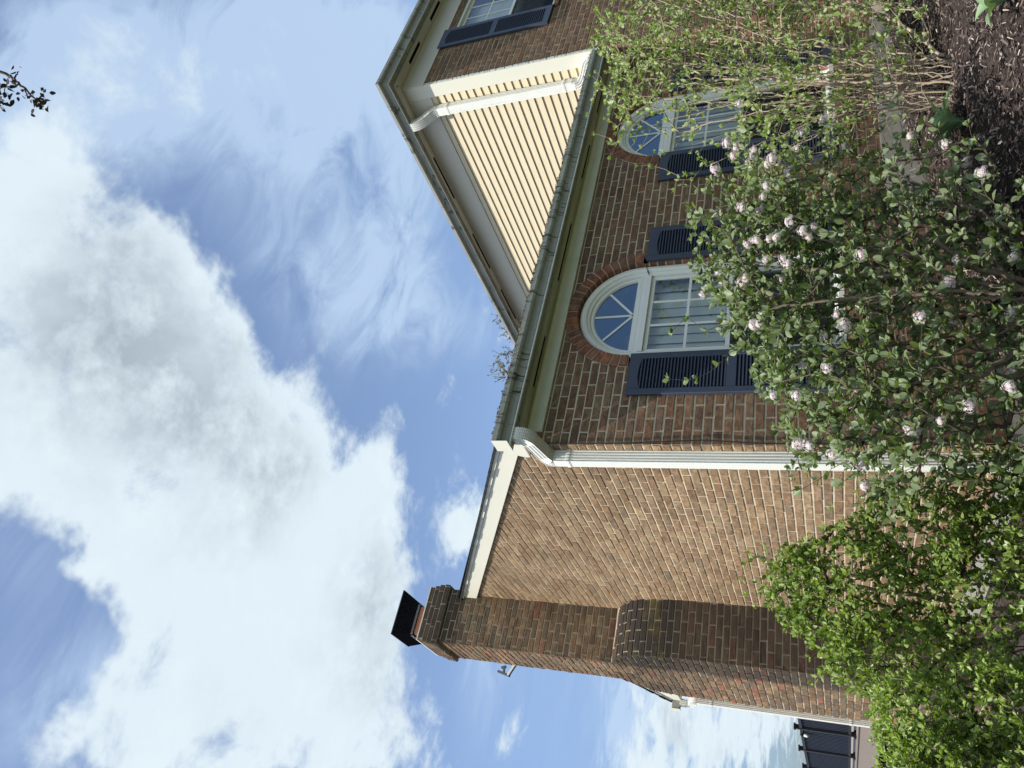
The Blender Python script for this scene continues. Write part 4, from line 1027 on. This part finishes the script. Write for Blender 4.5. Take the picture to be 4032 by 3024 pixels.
ss = Shrub(stems, .06, 9)
def sy(x, z, r): return -1.0 + r.normal()*.24
def sd(x, z): return (.07 if x < 2.4 else .6 if x < 2.7 else 1.) if z > .55 else 1.0 if z > .1 else .7
ss.grow([np.array(p) - SB for p in fill(SP, 2000, sy, rs, sd)] + [np.array(p) - SB for p in ((1.36, -1.0, .50), (1.45, -1.0, .62), (1.40, -1.02, .9), (1.75, -1.0, 1.22), (1.95, -1, 1.45), (2.2, -1, 1.6), (2.5, -1., 1.72), (1.3, -1, .33))], up=.35, jit=.012, low=2.)
ss.tubes(sh, (M['bark_light'], M['bark_light']), ss.radii(.0013, .40, .013))
ss.leaves(sh, M['leaf_yel'], .042, pairs=1, span=.7, tmpl=(LEAF_T, LEAF_SF), tipn=4, up=1.2, skip=.03, spread=.8)
# dry twigs without leaves
sd_ = Shrub(stems[::3], .07, 31); sd_.grow([np.array(p) - SB for p in fill([(1.75, -.7), (1.7, .2), (2.6, .8), (4.2, .7), (4.2, -.5), (2.8, -.75)], 520, sy, rs)], up=.1, jit=.02, low=.6)
sd_.tubes(sh, (M['bark_light'], M['bark_light']), sd_.radii(.0012, .34, .006), nstem=0, name='dry_twigs')

# dense green shrub at the left and the lime one beside it ------------------
def dense(name, label, base, blobs, ntar, leafmat, size, seed, nst=9, pairs=2, span=.8, extra=()):
    e = empty(name, base); tag(e, label, 'shrub'); r = np.random.default_rng(seed); tg = []
    wts = np.array([b[6]*b[3]*b[4]*b[5] for b in blobs])**.8; wts /= wts.sum()
    for _ in range(ntar):
        b = blobs[r.choice(len(blobs), p=wts)]; v = r.normal(size=3); v /= np.linalg.norm(v); v *= r.uniform(.35, 1)**.45
        tg.append(np.array(b[:3]) + v*np.array(b[3:6]))
    tg += [np.array(p) for p in extra]; st = []
    for i in range(nst):
        a = 6.28*i/nst; b0 = np.array(base) + [math.cos(a)*.1, math.sin(a)*.1, -.05]; t = np.array(blobs[i % len(blobs)][:3]) + r.normal(size=3)*.12
        st.append([b0-base, b0*.7+t*.3+r.normal(size=3)*.06-base, t-base])
    s_ = Shrub(st, .05, seed); s_.grow([p-base for p in tg], up=.2, jit=.008); s_.tubes(e, (M['bark'], M['bark_dark']), s_.radii(.0011, .42, .012))
    s_.leaves(e, leafmat, size, pairs=pairs, span=span, tmpl=(LEAF_T, LEAF_SF), tipn=3, up=.5); return e, s_
BA = np.array((-1.15, -.35, -1.3))
dense('dense_green_shrub', 'dense shrub of small glossy bright green leaves below the chimney and side wall', BA,
      [(-1.08, -.35, -.08, .38, .34, .32, 1), (-.78, -.45, -.40, .28, .3, .30, 1), (-1.38, -.3, -.22, .24, .32, .32, 1), (-1.1, -.5, -.75, .46, .34, .40, 1), (-.85, -.5, -.95, .40, .3, .3, 1), (-1.2, -.55, -1.05, .50, .34, .26, 1.1), (-.52, -.48, -.72, .20, .2, .22, 1.1), (-.50, -.5, -1.0, .22, .2, .22, 1.1), (-1.10, -.38, .18, .24, .2, .16, 1.8)],
      3600, M['leaf_grn'], .036, 51, 12, 2, .8, extra=[(-.92, -.38, .42), (-.98, -.38, .44), (-1.06, -.36, .46), (-1.14, -.34, .43), (-1.2, -.32, .38), (-.88, -.40, .34), (-.95, -.38, .33), (-1.0, -.38, .30), (-1.12, -.34, .36), (-1.18, -.3, .33), (-.90, -.4, .2), (-1.25, -.32, .26), (-1.05, -.3, .38), (-.86, -.42, .14), (-.70, -.5, .0), (-1.42, -.28, .12), (-1.50, -.28, .0)])
BC = np.array((-1.95, -.62, -1.42))
dense('lime_shrub', 'lower lime green shrub at the left end below the deck railing', BC,
      [(-1.74, -.60, -.32, .22, .22, .22, 1), (-1.96, -.62, -.38, .24, .26, .24, 1), (-2.15, -.64, -.38, .22, .26, .24, 1), (-1.66, -.66, -.62, .22, .24, .26, 1), (-1.95, -.7, -.72, .3, .26, .22, .4)],
      2600, M['leaf_lime'], .028, 61, 8, 3, .85, extra=[(-1.62, -.62, -.02), (-1.60, -.64, .06), (-1.64, -.62, .10)])

# tulip plants --------------------------------------------------------------
def tulip(x, y, n, seed, label, s_=1.):
    r = np.random.default_rng(seed); z = gz(x, y); e = empty('tulip_plant', (x, y, z)); tag(e, label, 'plant', 'broad-leaved bulbs in the mulch')
    for i in range(n):
        a = 2*math.pi*i/n + r.uniform(-.4, .4); L = r.uniform(.22, .34)*s_; wd = r.uniform(.034, .055)*s_; V = []; F = []
        k = 9; lean = r.uniform(.4, 1.25)
        for j in range(k+1):
            t = j/k; th = lean*t*1.3; rad_ = L*t*math.sin(.25+th*.6); h = L*t*math.cos(.25+th*.75)*.9
            c_ = np.array([math.cos(a)*rad_, math.sin(a)*rad_, h+.004]); sd2 = np.array([-math.sin(a), math.cos(a), 0]); ww = wd*math.sin(math.pi*min(1, .12+t*.9))**.8
            up_ = np.array([-math.cos(a)*.5, -math.sin(a)*.5, .8]); wv = .01*math.sin(6*t + i)
            for q in (-1, -.5, 0, .5, 1): V.append(c_ + sd2*(ww*q + wv) + up_*(abs(q)**2*ww*.55))
        for j in range(k):
            for q in range(4): F.append((j*5+q, j*5+q+1, j*5+q+6, j*5+q+5))
        merge_np('leaf', V, F, M['leaf_tulip'], e, True)
tulip(1.72, -1.02, 8, 3, 'broad floppy green tulip leaves growing in the mulch beside the leggy shrub')
tulip(1.42, -1.98, 5, 4, 'green strap leaves cut by the frame corner, in the mulch nearest the camera', .9)

# twig hanging into view from a tree that stands behind the camera -----------
TB = (1.6, -7.0, gz(1.6, -7.0)); tr = empty('overhanging_tree', TB); tag(tr, 'dark budding twig hanging in from a tree overhead against the sky', 'tree')
TWIG = [(-0.696, -3.564, 2.636), (-0.673, -3.603, 2.67), (-0.654, -3.639, 2.705), (-0.64, -3.656, 2.738), (-0.633, -3.677, 2.776), (-0.638, -3.741, 2.834)]
TWIG_SUB = [((-0.696, -3.564, 2.636), (-0.688, -3.539, 2.622)), ((-0.696, -3.564, 2.636), (-0.667, -3.569, 2.616)), ((-0.695, -3.567, 2.637), (-0.717, -3.552, 2.648)), ((-0.697, -3.562, 2.637), (-0.706, -3.542, 2.637)), ((-0.688, -3.615, 2.646), (-0.709, -3.583, 2.652)), ((-0.691, -3.633, 2.654), (-0.709, -3.632, 2.667)), ((-0.684, -3.655, 2.655), (-0.663, -3.662, 2.641)), ((-0.691, -3.563, 2.632), (-0.682, -3.56, 2.625)), ((-0.752, -3.652, 2.703), (-0.745, -3.635, 2.694)), ((-0.743, -3.661, 2.7), (-0.714, -3.642, 2.674)), ((-0.778, -3.625, 2.714), (-0.773, -3.61, 2.706))]
TWIG_BUNCH = (-0.751, -3.631, 2.697)
T = lambda *p: np.array(p, float) - np.array(TB)
st = [[T(1.6, -7, TB[2]), T(1.55, -6.9, 2.5), T(1.4, -6.6, 5.5)]]
tw = TWIG
ends = [np.array(p) - np.array(TB) for p in tw]
def limb(pts, r0, r1, parent, name='branch', mat=None, k=6, wob=.006):
    pts = [np.array(p, float) for p in pts]; n = len(pts); dense_ = []
    for i in range(n-1):
        for j in range(5): dense_.append(pts[i]*(1-j/5) + pts[i+1]*j/5)
    dense_.append(pts[-1]); D_ = np.array(dense_); D_[1:-1] += rng.normal(size=D_[1:-1].shape)*wob; m_ = len(D_); tg_ = unit(np.gradient(D_, axis=0)); a = unit(np.cross(tg_, [.3, .8, .1])); b = np.cross(tg_, a); V = []; F = []
    for i in range(m_):
        rr_ = r0 + (r1-r0)*i/(m_-1)
        for q in range(k): th = 2*math.pi*q/k; V.append(D_[i] + rr_*(a[i]*math.cos(th) + b[i]*math.sin(th)))
    for i in range(m_-1):
        for q in range(k): F.append((i*k+q, i*k+(q+1) % k, (i+1)*k+(q+1) % k, (i+1)*k+q))
    return V, F
def add_limbs(specs, name, mat, parent):
    V, F = [], []
    for pts, r0, r1, wob in specs:
        v, f = limb(pts, r0, r1, parent, wob=wob); o = len(V); V += list(v); F += [tuple(i+o for i in q) for q in f]
    return merge_np(name, V, F, mat, parent, True)
A0 = ends[0]
add_limbs([([T(1.6, -7, TB[2]-.1), T(1.65, -6.95, 1.5), T(1.5, -6.8, 4.2), T(1.4, -6.6, 7.)], .15, .07, .01)], 'trunk', M['bark'], tr)
add_limbs([([T(1.5, -6.8, 3.9), T(1.1, -5.9, 4.6), ends[-1] + [.35, -.25, .45], ends[-1]], .045, .008, .01), ([T(1.5, -6.8, 4.4), T(2.4, -7.6, 5.6), T(2.9, -8.3, 6.4)], .04, .01, .03), ([T(1.45, -6.7, 5.2), T(.5, -7.4, 6.2), T(.1, -8., 7.2)], .04, .01, .03), ([T(1.4, -6.6, 6), T(2., -6.0, 6.9), T(2.7, -5.9, 7.9)], .03, .01, .02)], 'branch', M['bark'], tr)
specs = [([ends[-1], ends[3], ends[2], ends[1], ends[0]], .0065, .003, .002)]
sub = TWIG_SUB
for a_, b_ in sub: specs.append(([np.array(a_) - TB, np.array(b_) - TB], .003, .0018, .001))
add_limbs(specs, 'twig', M['bark_dark'], tr)
bp = []
for a_, b_ in sub: bp += [np.array(b_) - TB + rng.normal(size=3)*.010 for _ in range(3)]
bp += [ends[0] + rng.normal(size=3)*.016 for _ in range(16)]
bp += [np.array(TWIG_BUNCH) - TB + rng.normal(size=3)*.022 for _ in range(34)]
bp = np.array(bp); scatter('bud', LEAF_T, LEAF_SF, bp, unit(rng.normal(size=bp.shape)), unit(rng.normal(size=bp.shape)), rng.uniform(.014, .03, len(bp)), simple('dark_opening_bud', (.05, .035, .03), .7, .3, 20), tr)

# trees beyond the roof -------------------------------------------------------
def far_tree(base, h, blobs, seed, label, nt_=520):
    b = np.array([base[0], base[1], -2.0]); e = empty('distant_tree', tuple(b)); tag(e, label, 'tree', 'trees beyond the roof'); r = np.random.default_rng(seed)
    st = []
    top = np.array([base[0], base[1], h*.72]); st.append([b-b, b*.5+top*.5-b+r.normal(size=3)*.3, top-b])
    for i in range(6):
        bl = blobs[i % len(blobs)]; st.append([np.array([0, 0, (h+2)*.35]), (np.array(bl[:3])-b)*.6 + [0, 0, .5], np.array(bl[:3])-b])
    s_ = Shrub(st, .30, seed); tg = []
    for _ in range(nt_):
        bl = blobs[r.integers(len(blobs))]; v = r.normal(size=3); v /= np.linalg.norm(v); tg.append(np.array(bl[:3]) + v*np.array(bl[3:6])*r.uniform(.2, 1)**.4 - b)
    s_.grow(tg, up=.35, jit=.05); rad = s_.radii(.009, .40, .2)
    P = np.array(s_.pos); s_.tubes(e, (M['bark'], M['bark']), rad, nstem=0)
    V, F = limb([b-b-np.array([0,0,.2]), st[0][1], st[0][2]], .22, .08, e, wob=.05); merge_np('trunk', V, F, M['bark'], e, True)
    s_.leaves(e, M['leaf_tree'], .085, pairs=1, span=.8, tmpl=(LEAF_T, LEAF_SF), tipn=2, up=.8, name='crown')
far_tree((13.1, 16.2), 12, [(13.15, 16.15, 10.3, 1.3, 1.3, 1.55), (13.6, 15.8, 9.6, 1.2, 1.2, 1.3), (12.5, 16.8, 9.8, 1.1, 1.1, 1.3)], 5, 'thinly leafed tree crown showing above the lower gutter where the two roofs meet', 900)
far_tree((14.9, 14.8), 12, [(14.75, 14.9, 10.3, 1.2, 1.2, 1.35), (15.4, 14.4, 10.3, 1.1, 1.1, 1.3)], 6, 'tree top just peeping out from behind the slanting upper gutter', 700)
# ------------------------------------------------------------------ raised deck behind the house
DX = .42; dk = empty('raised_deck', (DX, 9, -1.2)); tag(dk, 'raised deck with black railing and mauve fascia behind the house corner', 'deck')
def dpart(mb, name, mat, parent=None):
    o = mb.build(name, mat, parent or dk)
    if parent is None: o.location = (-DX, -9, 1.2)
    return o
Y0, Y1 = 7.6, 19.0
mb = MB(); mb.box(DX-.02, DX+4, Y0, Y1, -.29, -.26); dpart(mb, 'deck_floor', M['deckboard'])
mb = MB(); y = Y0
while y < Y1: mb.box(DX-.045, DX-.02, y+.004, min(y+2.4, Y1), -.62, -.285); y += 2.4
mb.box(DX-.06, DX-.0, Y0, Y1, -.284, -.262); dpart(mb, 'fascia_board', M['deckboard'])
mb = MB(); mb.box(DX+.06, DX+.10, Y0, Y1, -.16, .60); dpart(mb, 'dark_backing', M['black'])  # solid dark sheet set behind the balusters
for z0, z1, nm in ((.555, .60, 'top_rail'), (-.185, -.145, 'bottom_rail')):
    mb = MB(); mb.box(DX-.025, DX+.03, Y0, Y1, z0, z1); dpart(mb, nm, M['black'])
ypost = [9.70, 11.35, 13.0, 14.65, 16.3, 17.95]
for y in ypost:
    mb = MB(); mb.box(DX-.035, DX+.035, y-.035, y+.035, -.26, .66); mb.box(DX-.048, DX+.048, y-.048, y+.048, .66, .69); mb.box(DX-.06, DX+.06, y-.06, y+.06, -.258, -.225); dpart(mb, 'railing_post', M['black'])
slat = MB().box(DX-.008, DX+.008, -.009, .009, -.145, .555).build('baluster', M['navy'], dk); first = True; y = Y0 + .06
while y < 17.5:
    if min(abs(y-p) for p in ypost) > .05:
        o = slat if first else slat.copy()
        if not first: col.objects.link(o)
        o.parent = dk; o.location = (-DX, y-9, 1.2); first = False
    y += .105
for i, x in enumerate((DX+.2, DX+3.5)):
    for y in (9, 13, 17): mb = MB(); mb.box(x-.06, x+.06, y-.06, y+.06, -1.9, -.29); dpart(mb, 'deck_support', M['deckboard'])
# string-light bulb on the top rail
b = empty('string_light_bulb', (DX-.045, 10.05, .56)); tag(b, 'small glass string light bulb hanging from the black deck rail', 'light bulb')
mb = MB(); ci = [(.018*math.cos(a*math.pi/4), .018*math.sin(a*math.pi/4)) for a in range(8)]
mb.sweep([(0,0,.05), (0,0,-.01)], ci, (1, 0, 0)); mb.build('socket', M['black'], b, True)
mb = MB(); mb.sweep([(0,0,-.01), (0,0,-.03), (0,0,-.06), (0,0,-.085), (0,0,-.095)], ci, (1, 0, 0), scale=[.8, 1.4, 1.7, 1.2, .3]); mb.build('glass_globe', simple('clear_bulb_glass', (.7, .72, .7), .1, .05, 5, spec=.9), b, True)
# aerial bracket behind the chimney
A = (-.60, 4.17, 3.58); an = empty('aerial_bracket', A); tag(an, 'small grey aerial bracket sticking out behind the brick chimney', 'aerial')
AP = [(-0.512, 4.069, 3.468), (-0.657, 4.208, 3.61), (-0.622, 4.251, 3.768), (-0.666, 4.21, 3.596), (-0.637, 4.234, 3.684), (-0.587, 4.222, 3.688), (-0.561, 4.215, 3.698)]
mb = MB(); rc_ = [(-.018, -.014), (.018, -.014), (.018, .014), (-.018, .014)]
mb.sweep([AP[0], AP[1]], rc_, (0, 1, 0)); recalc(mb.build('arm', M['metal'], an)).location = tuple(-q for q in A)
mb = MB(); mb.sweep([AP[2], AP[3]], rc_, (0, 1, 0)); recalc(mb.build('cross_bar', M['metal'], an)).location = tuple(-q for q in A)
mb = MB(); mb.sweep([AP[4], AP[5]], [(a*.8, b_*.8) for a, b_ in rc_], (0, 1, 0)); mb.sweep([AP[5], AP[6]], [(a*1.5, b_*1.8) for a, b_ in rc_], (0, 1, 0)); recalc(mb.build('stub', M['metal'], an)).location = tuple(-q for q in A)
